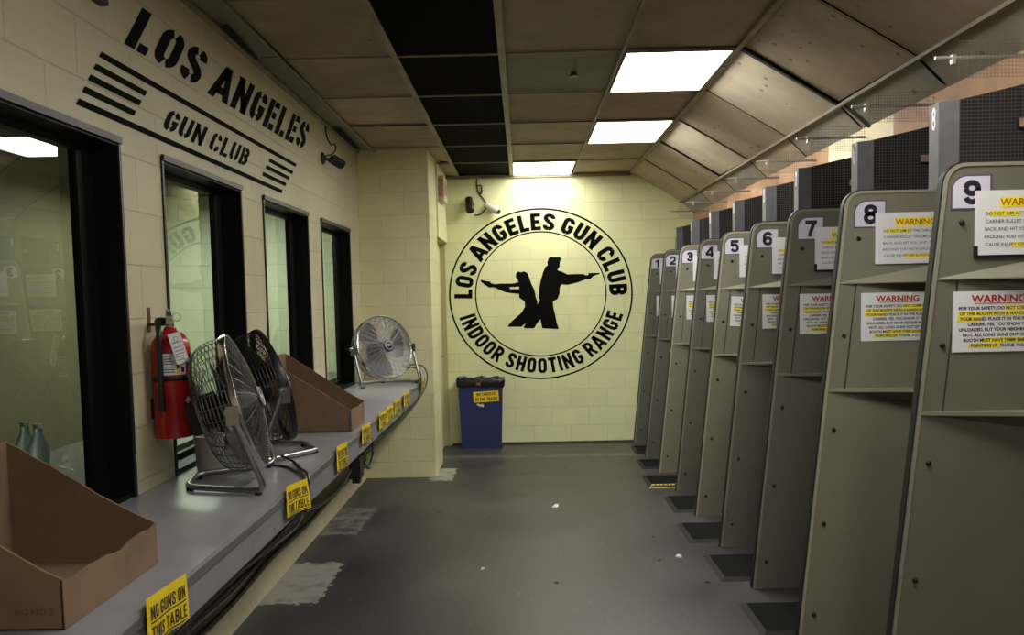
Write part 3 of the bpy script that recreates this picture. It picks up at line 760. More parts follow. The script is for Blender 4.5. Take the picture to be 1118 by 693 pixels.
# ---- fire extinguisher
ex, ey, ez = WX + .079, 3.365, 1.095
t = thing('fire_extinguisher', 'red fire extinguisher hung on the block wall between two windows', 'fire extinguisher', (ex, ey, ez), R_(-70))
t.scale = (.92, .92, .96)
MB().lathe([(0, .012), (.055, 0), (.074, .004), (.078, .02), (.078, .36), (.074, .39), (.055, .42), (.028, .435), (.022, .45), (0, .45)], 36).build('cylinder', M['red'], t, smooth=True)
MB().lathe([(.0785, .235), (.080, .237), (.080, .252), (.0785, .254)], 36).build('strap', M['black_plastic'], t, smooth=True)
mb = MB(); mb.cyl((0, 0, .44), (0, 0, .475), .018, 16); mb.box(-.016, .018, -.014, .014, .462, .50)
mb.build('valve', M['steel'], t)
mb = MB(); mb.prism([(-.01, .485), (.075, .478), (.078, .466), (.0, .468)], -.011, .011); mb.build('carry_handle', M['steel'], t)
mb = MB(); mb.prism([(-.012, .497), (.0, .508), (.082, .522), (.084, .512), (.01, .492)], -.010, .010); mb.build('squeeze_lever', M['steel'], t)
mb = MB(); mb.ring((.02, .03, .49), .016, .0018, 18, 4, 'X'); mb.build('pull_pin', M['steel'], t)
hx = lambda a, r=.092: (r * math.cos(a), r * math.sin(a))
a0 = R_(-27)
mb = MB(); mb.tube(smooth_pts([(0, -.015, .475), (.03, -.045, .475), (*hx(a0, .088), .43), (*hx(a0, .092), .36), (*hx(a0), .28), (*hx(a0), .17)], 6), .0125, 10)
mb.build('hose', M['black_plastic'], t, smooth=True)
mb = MB(); mb.cyl((*hx(a0), .19), (*hx(a0), .12), .014, 12, .017); mb.build('nozzle', M['black_plastic'], t, smooth=True)
def patch(a, b, z0, z1, r=.0795):
    q = MB(); n = 8; vs = []
    for i in range(n + 1):
        an = R_(a + (b - a) * i / n); vs += [(r * math.cos(an), r * math.sin(an), z0), (r * math.cos(an), r * math.sin(an), z1)]
    q.add(vs, [(2 * i, 2 * i + 2, 2 * i + 3, 2 * i + 1) for i in range(n)]); return q
lb = patch(-26, 46, .26, .345).build('instruction_label', M['white'], t)
q = MB()
for zz in (.333, .322, .312, .302, .29, .28, .27):
    p = patch(-22, 8 + random.uniform(-4, 3), zz, zz + .004, .0800); q.add(p.v, p.f)
q.build('label_print', M['greyink'], lb)
q = patch(14, 26, .268, .335, .0800); q.build('label_yellow_strip', M['yellow'], lb)
q = MB(); p = patch(16, 24, .285, .30, .0803); q.add(p.v, p.f); p = patch(30, 40, .27, .29, .0803); q.add(p.v, p.f); q.build('label_icon', M['ink'], lb)
dp = MB(); an = [R_(38), R_(50), R_(62)]; rr = .0796
dp.add([(rr * math.cos(an[0]), rr * math.sin(an[0]), .155), (rr * math.cos(an[1]), rr * math.sin(an[1]), .138), (rr * math.cos(an[2]), rr * math.sin(an[2]), .155), (rr * math.cos(an[1]), rr * math.sin(an[1]), .172)], [(0, 1, 2, 3)])
dp.build('diamond_sticker', M['white'], t)
T = Matrix.Translation((.088, .035, .36)) @ Matrix.Rotation(R_(15), 4, 'X') @ Matrix.Rotation(R_(18), 4, 'Z')
tg = MB().box(-.001, .001, -.026, .026, -.055, .07, T=T).build('inspection_tag', M['white'], t)
q = MB()
for zz in (-.04, -.028, -.016, -.004, .01, .03): q.box(.001, .0018, -.02, .02 - random.random() * .012, zz, zz + .003, T=T)
q.ring((.0016, 0, .045), .009, .001, 14, 4, T=T)
q.build('tag_print', M['greyink'], tg)
# wall bracket (arm reaches back to the wall)
mb = MB(); wb = Matrix.Rotation(R_(70), 4, 'Z')
mb.box(-.092, -.084, -.02, .012, .43, .53, T=wb); mb.box(-.086, -.01, -.008, .008, .455, .468, T=wb); mb.box(-.092, -.084, -.025, .025, .08, .16, T=wb); mb.box(-.092, -.086, -.012, .012, .15, .44, T=wb); mb.box(-.086, -.07, -.02, .02, .1, .115, T=wb)
mb.build('wall_bracket', mat('bracket_red', (.10, .015, .012), .5), t)

# ---- painted sign on left wall
t = thing('painted_wall_sign', 'black stencilled club name with bars painted above the windows', 'sign', (WX + .0015, 0, 0))
def Q(BL, TL, BR, TR):
    def f(u, v):
        a = [BL[k] * (1 - u) + BR[k] * u for k in (0, 1)]; b = [TL[k] * (1 - u) + TR[k] * u for k in (0, 1)]
        return (0, a[0] * (1 - v) + b[0] * v, a[1] * (1 - v) + b[1] * v)
    return f
mb = MB(); flat_text(mb, 'LOS ANGELES', Q((3.263, 2.578), (3.44, 2.765), (5.90, 2.632), (6.15, 2.845)), .56, .215, .115, True)
flat_text(mb, 'GUN CLUB', Q((3.57, 2.328), (3.67, 2.428), (4.645, 2.335), (4.755, 2.438)), .56, .20, .12, True)
mb.build('lettering', M['paint_black'], t)
mb = MB()
zb_ = [2.487, 2.435, 2.387, 2.337, 2.287]
for i in range(5):
    y0 = 3.071 - .044 * i; z0 = zb_[i]
    if i in (0, 4): y1 = 5.70 if i == 0 else 5.345
    else: y1 = 3.435 - .054 * (i - 1)
    h = .012
    mb.add([(0, y0 - .012, z0 - h), (0, y1 - .012, z0 - h + (.012 if i == 0 else 0)), (0, y1 + .012, z0 + h + (.012 if i == 0 else 0)), (0, y0 + .012, z0 + h)], [(0, 1, 2, 3)])
for i in range(1, 4):
    z0 = zb_[i] + .004; y0 = 5.16 - .07 * i; y1 = 5.70 - .088 * i; h = .012
    mb.add([(0, y0 - .012, z0 - h), (0, y1 - .012, z0 - h), (0, y1 + .012, z0 + h), (0, y0 + .012, z0 + h)], [(0, 1, 2, 3)])
mb.build('painted_bars', M['paint_black'], t)

# ---- wall cameras / bracket
t = thing('security_camera', 'black bullet camera on the wall beside the painted club name', 'camera', (WX + .001, 6.47, 2.665))
MB().lathe([(0, 0), (.045, 0), (.043, .012), (.02, .02), (0, .02)], 20, 'X').build('mount_disc', M['black_plastic'], t, smooth=True)
MB().tube(smooth_pts([(.018, 0, 0), (.06, .02, -.012), (.085, .05, -.005)], 5), .012, 8).build('mount_arm', M['black_plastic'], t, smooth=True)
d = Vector((.35, -.90, -.22)); d = Vector((.5, .6, -.30)).normalized(); p = Vector((.055, .04, .0))
mb = MB(); mb.cyl(p, p + d * .095, .03, 18); mb.build('camera_body', M['black_plastic'], t, smooth=True)
mb = MB(); mb.cyl(p + d * .02 + Vector((0, 0, .012)), p + d * .115 + Vector((0, 0, .010)), .034, 18); mb.build('sun_shield', M['black_metal'], t, smooth=True)
MB().tube(smooth_pts([(.02, .02, .02), (.05, .12, .05), (.06, .2, .1), (.05, .22, .14), (.03, .16, .13), (.01, .13, .19), (.005, .12, ZC - 2.67)], 6), .006, 6).build('camera_cable', M['black_plastic'], t, smooth=True)
t = thing('wall_bracket', 'dark brown wall bracket with cable loop high above the large window', 'bracket', (WX + .001, 2.96, 2.69))
mb = MB(); mb.tube([(.012, .11, -.02), (.012, .0, .0), (.012, -.08, .045)], .012, 8); mb.box(.0, .03, .05, .13, -.035, -.008)
mb.tube([(.012, .05, -.015), (.04, .03, .10), (.07, .02, .2)], .012, 8)
mb.build('bracket_arm', M['cam_rust'], t)
mb = MB(); mb.tube(smooth_pts([(.014, .0, .0), (.016, -.06, -.012), (.016, -.115, .02), (.016, -.12, .05), (.016, -.07, .055), (.014, .0, .02), (.014, .02, .15)], 6), .004, 6)
mb.build('cable_loop', M['cam_rust'], t, smooth=True)
# camera body of that bracket, above the picture edge
mb = MB(); mb.cyl((.07, .02, .16), (.12, -.10, .21), .035, 16); mb.build('camera_body', M['cam_rust'], t, smooth=True)

def backcam(label, X, Z, d, L, r, mt, lens):
    t = thing('security_camera', label, 'camera', (X, D - .001, Z), 0, 'small cameras on the back wall')
    MB().cyl((0, 0, 0), (0, -.02, 0), r * 1.1, 16).build('mount_disc', mt, t)
    MB().cyl((0, -.02, 0), (0, -.08, 0), .012, 8).build('mount_arm', mt, t)
    d = Vector(d).normalized(); c = Vector((0, -.09, 0))
    MB().tube([c - d * L * .5, c + d * L * .42, c + d * L * .5], r, 18, radii=[r * .85, r, r * .9]).build('camera_body', mt, t, smooth=True)
    MB().cyl(c + d * L * .48, c + d * (L * .5 + .012), r * .7, 16).build('camera_lens', M['black_plastic'], t)
    return t
backcam('brown bullet camera on the back wall, hanging beside a white camera', -.545, 2.62, (.10, -.55, -.75), .17, .048, M['cam_brown'], 1)
t = backcam('white bullet camera on the back wall above the round emblem', -.30, 2.575, (.62, -.35, -.38), .17, .036, M['white_plastic'], 1)
mb = MB(); mb.tube(smooth_pts([(-.16, .0 - .006, ZC - 2.58), (-.165, -.006, .25), (-.14, -.008, .17), (-.09, -.01, .1), (-.06, -.012, .03), (-.13, -.012, -.05), (-.2, -.02, -.06)], 6), .007, 6)
mb.tube(smooth_pts([(-.165, -.008, .25), (-.12, -.01, .26), (-.115, -.01, .18), (-.14, -.01, .17)], 5), .007, 6)
mb.build('camera_cable', M['cam_brown'], t, smooth=True)

# ---- exit sign on side wall
t = thing('exit_sign', 'small lit exit sign on the side wall beyond the pillar', 'sign', (-.797, 8.78, 2.70))
MB().box(.001, .055, -.19, .19, -.12, .12).build('sign_body', M['exit_body'], t)
mb = MB(); flat_text(mb, 'EXIT', lambda u, v: (.0565, -.13 + .26 * u, -.06 + .12 * v), .55, .17, .16); mb.build('lettering', M['exit_red'], t)
mb = MB(); flat_text(mb, 'EXIT', lambda u, v: (.008 + .04 * u, -.1915, -.08 + .17 * v), .55, .2, .16); mb.build('edge_lettering', M['exit_red'], t)

# ================================================================== BACK WALL EMBLEM
CXE, CZE = .205, 1.645
t = thing('emblem_sign', 'round black emblem with two shooters and ring lettering painted on back wall', 'emblem', (CXE, D - .0015, CZE))
SXE, SZE = .995, .923
def ell_ring(mb, rx, rz, w):
    n = 120; vs = []
    for i in range(n):
        a = 2 * PI * i / n; c, s_ = math.cos(a), math.sin(a)
        vs += [((rx - w / 2) * c, 0, (rz - w / 2) * s_), ((rx + w / 2) * c, 0, (rz + w / 2) * s_)]
    mb.add(vs, [(2 * i, 2 * i + 1, 2 * ((i + 1) % n) + 1, 2 * ((i + 1) % n)) for i in range(n)])
mb = MB(); ell_ring(mb, SXE, SZE, .018); ell_ring(mb, .712, .676, .014); mb.build('ring', M['paint_black'], t)
mb = MB()
def arc_text(text, r0, r1, a_start, a_end, top=True, w=.56, tt=.215, gap=.12):
    g, tot = layout(text, w, tt, gap)
    hgt = r1 - r0
    for x, ww, pl in g:
        uc = (x + ww / 2) / tot
        am = R_(a_start + (a_end - a_start) * uc)
        rm = (r0 + r1) / 2
        sc = abs(R_(a_end - a_start)) * rm / tot      # radial-mean length per unit
        for p in pl:
            def T(a, b, am=am, ww=ww):
                s_ = (a - ww / 2) * sc
                if top:
                    rad = r0 + b * hgt; c = Vector((math.cos(am), math.sin(am))); tg_ = Vector((math.sin(am), -math.cos(am)))
                else:
                    rad = r1 - b * hgt; c = Vector((math.cos(am), math.sin(am))); tg_ = Vector((-math.sin(am), math.cos(am)))
                v = c * rad + tg_ * s_
                return (v.x * SXE, 0, v.y * SZE)
            ribbon(mb, p, tt, T)
arc_text('LOS ANGELES GUN CLUB', .752, .95, 182, -2)
arc_text('INDOOR SHOOTING RANGE', .757, .938, 196, 344, False, .56, .205, .12)
mb.build('lettering', M['paint_black'], t)
def sil(pts):
    out = []
    for x, y in pts:
        px, py = 520 + x / 7.7, 275 + y / 7.7
        dx, dy = px - 570, py - 325
        out.append(((dx - .025 * dy) / 99.7 - CXE, 1.61 - (dy + .021 * dx) / 99.7 - CZE))
    return out
man = [(620, 45), (660, 48), (700, 45), (708, 62), (700, 90), (698, 125), (680, 155), (720, 168), (765, 190), (830, 187), (895, 186), (918, 198), (940, 195), (938, 176), (955, 180), (1028, 176), (1034, 188), (1000, 196), (975, 208), (958, 226), (938, 230), (912, 234), (850, 258), (800, 270), (762, 278), (715, 274), (702, 300), (700, 350), (682, 395), (644, 416), (648, 470), (662, 520), (676, 590), (694, 640), (690, 648), (620, 645), (556, 641), (548, 605), (540, 565), (512, 600), (490, 638), (470, 642), (404, 640), (400, 632), (416, 597), (380, 628), (272, 628), (266, 620), (300, 580), (380, 510), (410, 458), (406, 415), (362, 385), (360, 352), (290, 346), (240, 338), (190, 316), (150, 296), (112, 300), (80, 282), (38, 250), (38, 234), (90, 246), (118, 248), (122, 262), (155, 272), (200, 266), (300, 266), (352, 256), (350, 238), (330, 212), (334, 180), (352, 164), (372, 172), (402, 164), (430, 180), (442, 208), (460, 262), (488, 320), (500, 380), (514, 415), (515, 440), (536, 405), (522, 385), (526, 320), (540, 240), (560, 170), (580, 125), (598, 115), (594, 90), (604, 58)]
mb = MB(); P = sil(man); mb.add([(x, 0, z) for x, z in P], [tuple(range(len(P)))]); mb.build('shooter_silhouettes', M['paint_black'], t)
mb = MB(); P = sil([(278, 296), (360, 292), (360, 311), (284, 312)]); mb.add([(x, -.0008, z) for x, z in P], [(0, 1, 2, 3)]); mb.build('sleeve_gap', M['blk_x'], t)

# ---- recycling bin
t = thing('recycling_bin', 'blue recycling bin with black bag liner against the back wall', 'bin', (-.468, 9.40, 0))
def frus(mb, a0, b0, a1, b1, z0, z1):
    mb.add([(-a0, -b0, z0), (a0, -b0, z0), (a0, b0, z0), (-a0, b0, z0), (-a1, -b1, z1), (a1, -b1, z1), (a1, b1, z1), (-a1, b1, z1)], [(0, 3, 2, 1), (0, 1, 5, 4), (1, 2, 6, 5), (2, 3, 7, 6), (3, 0, 4, 7)])
mb = MB(); frus(mb, .213, .10, .238, .118, .001, .70); mb.build('bin_body', M['bin'], t)
mb = MB(); frus(mb, .222, .108, .222, .108, .001, .03); mb.build('bin_foot', M['bin'], t)
mb = MB(); n = 60; vs = []; fs = []; random.seed(21)
prof = [(1.0, .0), (1.04, .01), (1.06, .05), (1.05, .085), (1.0, .095), (.93, .07)]
for i in range(n):
    a = 2 * PI * i / n; c, s_ = math.cos(a), math.sin(a)
    q = max(abs(c), abs(s_)); j = random.uniform(-.012, .012); k = random.uniform(-.012, .014)
    for r, z in prof:
        x = .245 * r * max(-1, min(1, c / q)); y = .122 * r * max(-1, min(1, s_ / q))
        sg = 1 + j
        vs.append((x * sg, max(-.16, min(.126, y * sg)), .66 + z * (1 if z else 1) + (k if z > .05 or z == 0 else 0)))
for i in range(n):
    i2 = (i + 1) % n
    for j in range(len(prof) - 1): fs.append((i * 6 + j, i2 * 6 + j, i2 * 6 + j + 1, i * 6 + j + 1))
mb.add(vs, fs); mb.build('bag_liner', M['bag'], t, smooth=True)
cd = MB(); Tt = Matrix.Translation((.06, -.1225, .565)) @ Matrix.Rotation(R_(-3), 4, 'Y')
cd.box(-.135, .135, -.002, .0, -.06, .055, T=Tt); cd = cd.build('warning_card', M['yellow'], t)
mb = MB()
flat_text(mb, 'NO TARGETS', lambda u, v: tuple(Tt @ Vector((-.10 + .2 * u, -.003, .008 + .034 * v))), .56, .2, .14)
flat_text(mb, 'IN THE TRASH', lambda u, v: tuple(Tt @ Vector((-.115 + .23 * u, -.003, -.045 + .034 * v))), .56, .2, .14)
mb.build('lettering', M['ink'], cd)
# recycling arrows (mostly covered by the card)
mb = MB()
for k, a0 in enumerate((100, 220, 340)):
    pts = [(.055 * math.cos(R_(a0 + 84 * i / 8)), .055 * math.sin(R_(a0 + 84 * i / 8))) for i in range(9)]
    vs = []
    for i, (x, z) in enumerate(pts):
        L_ = math.hypot(x, z); wdt = .011 if i < 6 else (.022 - .011 * (i - 6))
        for sg in (-1, 1): vs.append((x * (1 + sg * wdt / L_), 0, z * (1 + sg * wdt / L_)))
    mb.add(vs, [(2 * i, 2 * i + 1, 2 * i + 3, 2 * i + 2) for i in range(8)], Matrix.Translation((.005, -.1185, .52)) )
mb.build('recycling_mark', M['white'], t)
MB().add([(-.045, -.1325, .688), (.005, -.1325, .684), (.0, -.1325, .712), (-.035, -.1325, .716)], [(0, 1, 2, 3)]).build('red_tag', mat('tag_red', (.5, .05, .05), .4), t)

# ================================================================== RIGHT: booth dividers
LEAN = .105; ZD = 2.045; XR = 1.86; TD = .034
def ex_(z): return 1.218 + LEAN * z     # left edge of a divider
def outline(off=0., top=0.):
    """left-edge contour from floor to top corner to right end, moved outward by off"""
    pts = [(ex_(0) - off, 0.)]
    rc = .075 + off
    zt = ZD + off; xc = ex_(ZD - .075) + .075; zc = ZD - .075
    for i in range(9):
        a = R_(174 - 84 * i / 8)
        pts.append((xc + rc * math.cos(a), zc + rc * math.sin(a)))
    pts.append((XR, zt)); return pts
OUT = outline()
def band(mb, o0, o1, y0, y1, z0=0):
    A, B = outline(o0), outline(o1); k = len(A)
    vs = []
    for (a, b) in zip(A, B): vs += [(a[0], y0, a[1]), (b[0], y0, b[1]), (b[0], y1, b[1]), (a[0], y1, a[1])]
    fs = []
    for i in range(k - 1):
        for j in range(4): fs.append((4 * i + j, 4 * i + (j + 1) % 4, 4 * (i + 1) + (j + 1) % 4, 4 * (i + 1) + j))
    fs += [(0, 1, 2, 3), tuple(4 * (k - 1) + j for j in (3, 2, 1, 0))]
    mb.add(vs, fs)
def TX(x, z, y=-.004): return Matrix.Translation((x, y, z)) @ Matrix.Rotation(PI / 2, 4, 'X')
def make_divider():
    t = thing('booth_divider', '', 'booth divider', (0, 0, 0), 0, 'numbered shooting booth dividers')
    poly = OUT + [(XR, 0)]
    MB().prism(poly, 0, TD).build('panel', M['panel'], t)
    mb = MB(); band(mb, -.011, .001, -.004, .006); mb.build('edge_trim', M['panel_trim'], t)
    mb = MB(); band(mb, -.001, .007, .004, TD + .004); mb.build('rubber_edge', M['rubber'], t)
    # raised inner panel between the two ledges
    x0l, x0h = ex_(1.172) + .088, ex_(1.64) + .088
    mb = MB(); mb.prism([(x0l, 1.176), (x0h, 1.64), (XR, 1.64), (XR, 1.176)], -.006, 0); mb.build('inset_panel', M['panel'], t)
    mb = MB(); mb.prism([(x0l - .005, 1.176), (x0h - .005, 1.64), (x0h - .0005, 1.64), (x0l - .0005, 1.176)], -.004, 0); mb.build('seam', mat('seam_dark', (.03, .03, .026), .7) if 'seam_dark' not in bpy.data.materials else bpy.data.materials['seam_dark'], t)
    # upper ledge wedge
    a = ex_(1.645) + .008
    mb = MB(); mb.add([(a, 0, 1.645), (XR, -.085, 1.645), (XR, 0, 1.645), (XR, 0, 1.725), (a, 0, 1.640), (XR, -.085, 1.640), (XR, 0, 1.640)],
                      [(0, 1, 3), (1, 2, 3), (0, 4, 5, 1), (4, 6, 5), (1, 5, 6, 2), (0, 3, 2, 6, 4)])
    mb.build('upper_ledge', M['panel_trim'], t, fix=True)
    a = ex_(1.17) + .006
    mb = MB(); mb.add([(a, -.002, 1.162), (XR, -.11, 1.162), (XR, 0, 1.162), (a, 0, 1.162), (a, -.002, 1.176), (XR, -.11, 1.176), (XR, 0, 1.176), (a, 0, 1.176)],
                      [(0, 3, 2, 1), (4, 5, 6, 7), (0, 1, 5, 4), (1, 2, 6, 5), (2, 3, 7, 6), (3, 0, 4, 7)])
    mb.build('lower_shelf', M['panel_trim'], t)
    mb = MB(); mb.add([(a + .03, 0, 1.1615), (XR, -.1, 1.1615), (XR, 0, 1.1615), (XR, 0, 1.09)], [(0, 1, 3), (0, 2, 1), (1, 2, 3), (0, 3, 2)])
    mb.build('shelf_gusset', M['panel'], t)
    for z in (1.838, 1.41, .99, .565, .146):
        x = ex_(z) + .058
        if z > 1.8: x += .018
        mb = MB(); mb.lathe([(0, .010), (.006, .009), (.0095, .004), (.0105, 0)], 12, T=TX(x, z, -.0005)); mb.build('rivet', M['black_metal'], t, smooth=True)
    # number plate
    px0, px1, pz0, pz1 = 1.468, 1.608, 1.884, 2.004
    def plate(i, y):
        r = .055 - i
        return [(px0 + i, pz0 + i), (px1 - i, pz0 + i), (px1 - i, pz1 - i)] + [(px0 + i + r + r * math.cos(R_(a)), pz1 - i - r + r * math.sin(R_(a))) for a in range(90, 181, 15)]
    mb = MB(); mb.prism(plate(0, 0), -.0022, 0); np_ = mb.build('number_plate', M['purple'], t)
    mb = MB(); mb.prism(plate(.005, 0), -.0030, -.001); mb.build('plate_face', M['lilac'], np_)
    # upper notice
    cx, cz = 1.735, 1.836
    s1 = MB().box(cx - .175, cx + .120, -.0075, -.0035, cz - .112, cz + .112).build('carrier_notice', M['white'], t, loc=(cx, 0, cz))
    cx1 = 1.735
    def lab(txt, z, size, m, name, par, c0, th=.0, xs=1., y=-.0088):
        return font_text(txt, size, TX(0, z, y), name, m, par, th, xs=xs)
    def bar(w, z, h, par, x=0., y=-.0081):
        return [x - w / 2, x + w / 2, z - h / 2, z + h / 2, y]
    hb = MB()
    def hl(x0, x1, z0, z1): hb.box(x0, x1, -.0082, -.0074, z0, z1)
    hl(-.088, .088, .052, .088); hl(-.125, -.02, .022, .041); hl(-.045, .118, -.087, -.069)
    hb.build('yellow_highlight', M['hilite'], s1)
    lab('WARNING', .069, .034, M['orange'], 'heading', s1, cx1, .0006, 1.06)
    up = ['DO NOT AIM AT THE TARGET', 'CARRIER BULLET FRAGMENTS', 'BACK AND HIT YOU AND THE', 'AROUND YOU WITH ENOUGH', 'CAUSE INJURY OR BLINDNESS']
    for k, s_ in enumerate(up):
        font_text(s_, .0165, TX(-.028, .031 - .0268 * k, -.0088), 'notice_text', M['ink'] if k == 0 else M['greyink'], s1, .0001, xs=1.0)
    # lower notice
    cx, cz = 1.665, 1.493
    s2 = MB().box(cx - .16, cx + .165, -.0105, -.0068, cz - .108, cz + .105).build('safety_notice', M['white'], t, loc=(cx, 0, cz))
    hb = MB()
    def hl2(x0, x1, z0, z1): hb.box(x0, x1, -.0113, -.0104, z0, z1)
    LZ = [.045 - .0187 * k for k in range(8)]
    hl2(.022, .150, LZ[0] - .008, LZ[0] + .008); hl2(-.142, .142, LZ[1] - .008, LZ[1] + .008); hl2(-.145, -.062, LZ[2] - .008, LZ[2] + .008)
    hl2(-.055, .15, LZ[6] - .008, LZ[6] + .008); hl2(-.105, .005, LZ[7] - .008, LZ[7] + .008)
    hb.build('yellow_highlight', M['hilite'], s2)
    font_text('WARNING', .035, TX(0, .077, -.0118), 'heading', M['redink'], s2, .0011, xs=1.12)
    MB().box(-.085, .085, -.0118, -.0112, .061, .0635).build('heading_underline', M['redink'], s2)
    lo = ['FOR YOUR SAFETY, DO NOT COME OUT', 'OF THIS BOOTH WITH A HANDGUN IN', 'YOUR HAND. PLACE IT IN THE PLASTIC', 'CARRIER. YES, YOU KNOW IT IS', 'UNLOADED, BUT YOUR NEIGHBORS DO', 'NOT. ALL LONG GUNS OUT OF THE', 'BOOTH MUST HAVE THEIR BARRELS', 'POINTING UP. THANK YOU.']
    for k, s_ in enumerate(lo):
        font_text(s_, .0152, TX(0, LZ[k], -.0118), 'notice_text', M['ink'], s2, .0005, xs=1.0)
    return t
YD = [9.41 - .79 * i for i in range(9)]
TINT = {1: (.135, .135, .115), 2: (.12, .12, .105), 3: (.215, .205, .165), 4: (.15, .148, .122), 5: (.215, .205, .165), 6: (.165, .162, .135), 7: (.135, .133, .112), 8: (.205, .195, .155), 9: (.15, .148, .12)}
proto = make_divider()
divs = []
for i in range(9, 0, -1):
    o = proto if i == 9 else copy_tree(proto)
    divs.append((i, o))
XSH = {1: -.03, 2: -.015, 3: -.005, 4: .012, 5: .013, 6: .013, 7: .008, 8: .003, 9: .058}
PSH = {1: -.05, 2: -.035, 3: -.03, 4: -.04, 5: -.033, 6: -.02, 7: -.008, 8: -.003, 9: -.02}
CSH = {1: -.044, 2: -.025, 3: -.022, 4: -.03, 5: -.02, 6: -.013, 7: -.008, 8: -.003, 9: -.03}
SSH = {1: -.03, 2: -.015, 3: -.03, 4: -.035, 5: -.03, 6: -.02, 7: -.035, 8: -.01, 9: -.05}
for i, o in divs:
    o.location = (XSH[i], YD[i - 1], 0)
    o['label'] = 'grey-green shooting booth divider with the number %d plate and warning notices' % i
    tc_ = (TINT[i][0] * .98, TINT[i][1] * .97, TINT[i][2] * .90)
    for ch in o.children:
        n = ch.name.split('.')[0]
        if n in ('panel', 'inset_panel', 'shelf_gusset'): ch.color = (*tc_, 1)
        if n in ('edge_trim', 'upper_ledge', 'lower_shelf'): ch.color = (*[c * (1.75 if n == 'edge_trim' else 1.35) for c in tc_], 1)  # edge_trim is lightened to carry the chamfer's highlight
        if n == 'number_plate':
            
            mb = MB(); H_ = .086
            for p in digit(str(i), .72, .225): ribbon(mb, p, .225, lambda a, b: (1.540 + (a - .36) * H_, -.0036, 1.943 + (b - .5) * H_))
            mb.build('numeral', M['navy'], ch); ch.location.x += PSH[i]
        if n == 'safety_notice' and i == 5: ch.rotation_euler = (0, R_(4), 0); ch.location.z -= .02
        if n == 'safety_notice': ch.location.x += SSH[i]
        if n == 'carrier_notice': ch.location.x += CSH[i]
        if n == 'carrier_notice' and i in (7, 9):
            mb = MB(); mb.box(-.17, .12, -.009, -.004, -.121, -.112); mb.box(-.178, -.165, -.009, -.002, -.12, -.08); mb.build('dark_strip', M['black_plastic'], ch)  # dark strips along the notice's lower edge and corner

# ---- mesh-faced baffle boxes above dividers, wire screens on rods
def wire_grid(mb, x0, x1, z0, z1, y, sp, w, rise=0.):
    x = x0
    while x <= x1 + 1e-6:
        zt = z1 + rise * (x - x0) / (x1 - x0)
        mb.add([(x - w / 2, y, z0), (x + w / 2, y, z0), (x + w / 2, y, zt), (x - w / 2, y, zt)], [(0, 1, 2, 3)]); x += sp
    z = z0
    while z <= z1 + rise + 1e-6:
        xs = x0 if z <= z1 else x0 + (x1 - x0) * (z - z1) / rise
        mb.add([(xs, y - .0003, z - w / 2), (x1, y - .0003, z - w / 2), (x1, y - .0003, z + w / 2), (xs, y - .0003, z + w / 2)], [(0, 1, 2, 3)]); z += sp
def make_baffle():
    t = thing('mesh_baffle', '', 'baffle box', (0, 0, 0), 0, 'black mesh baffle boxes above the booths')
    z0, z1 = 1.99, 2.272; xr = 1.868
    # plan: left edge face, chamfer, front
    A, B, C_, Dd, E_ = (1.545, .10), (1.545, .028), (1.60, -.004), (xr, -.004), (xr, .10)
    mb = MB(); vs = [(x, y, z) for z in (z0, z1) for x, y in (A, B, C_, Dd, E_)]
    # top rises a little toward the range
    vs[8] = (vs[8][0], vs[8][1], z1 + .058); vs[9] = (vs[9][0], vs[9][1], z1 + .058)
    mb.add(vs, [(0, 1, 2, 3, 4), (5, 6, 7), (5, 7, 8, 9), (2, 3, 8, 7), (3, 4, 9, 8), (4, 0, 5, 9)]); mb.build('housing', M['baffle_foam'], t)
    mb = MB(); mb.add([(B[0], B[1], z0), (C_[0], C_[1], z0), (C_[0], C_[1], z1), (B[0], B[1], z1)], [(0, 1, 2, 3)]); mb.build('chamfer_panel', M['baffle_side'], t)
    mb = MB(); mb.add([(A[0] - .003, A[1], z0 - .02), (B[0] - .003, B[1], z0 - .02), (B[0] - .003, B[1], z1), (A[0] - .003, A[1], z1), (A[0], A[1], z0 - .02), (B[0], B[1], z0 - .02), (B[0], B[1], z1), (A[0], A[1], z1)],
                      [(0, 1, 2, 3), (4, 7, 6, 5), (0, 4, 5, 1), (3, 2, 6, 7), (1, 5, 6, 2), (0, 3, 7, 4)]); mb.build('edge_plate', M['baffle_light'], t)
    mb = MB(); wire_grid(mb, C_[0], xr, z0 + .05, z1, -.009, .0128, .0022, .058); mb.build('mesh_front', M['mesh_wire'], t, fix=False)
    mb = MB(); mb.box(1.80, 1.86, -.022, -.008, 2.17, 2.20); mb.build('clip', M['steel'], t)
    return t
def make_screen():
    t = thing('wire_screen', '', 'wire screen', (0, 0, 0), 0, 'wire mesh screens on rods above the booths')
    mb = MB(); mb.cyl((1.495, .055, 2.432), (1.868, .055, 2.432), .0065, 8); mb.build('rod', M['rod'], t, smooth=True)
    mb = MB(); mb.box(1.552, 1.566, .046, .064, 2.41, 2.442); mb.build('rod_clip', M['rod'], t)
    mb = MB(); wire_grid(mb, 1.575, 1.866, 2.36, 2.49, .047, .0128, .0014); mb.build('wire_mesh', M['mesh_bright'], t, fix=False)
    return t
ba, scn = make_baffle(), make_screen()
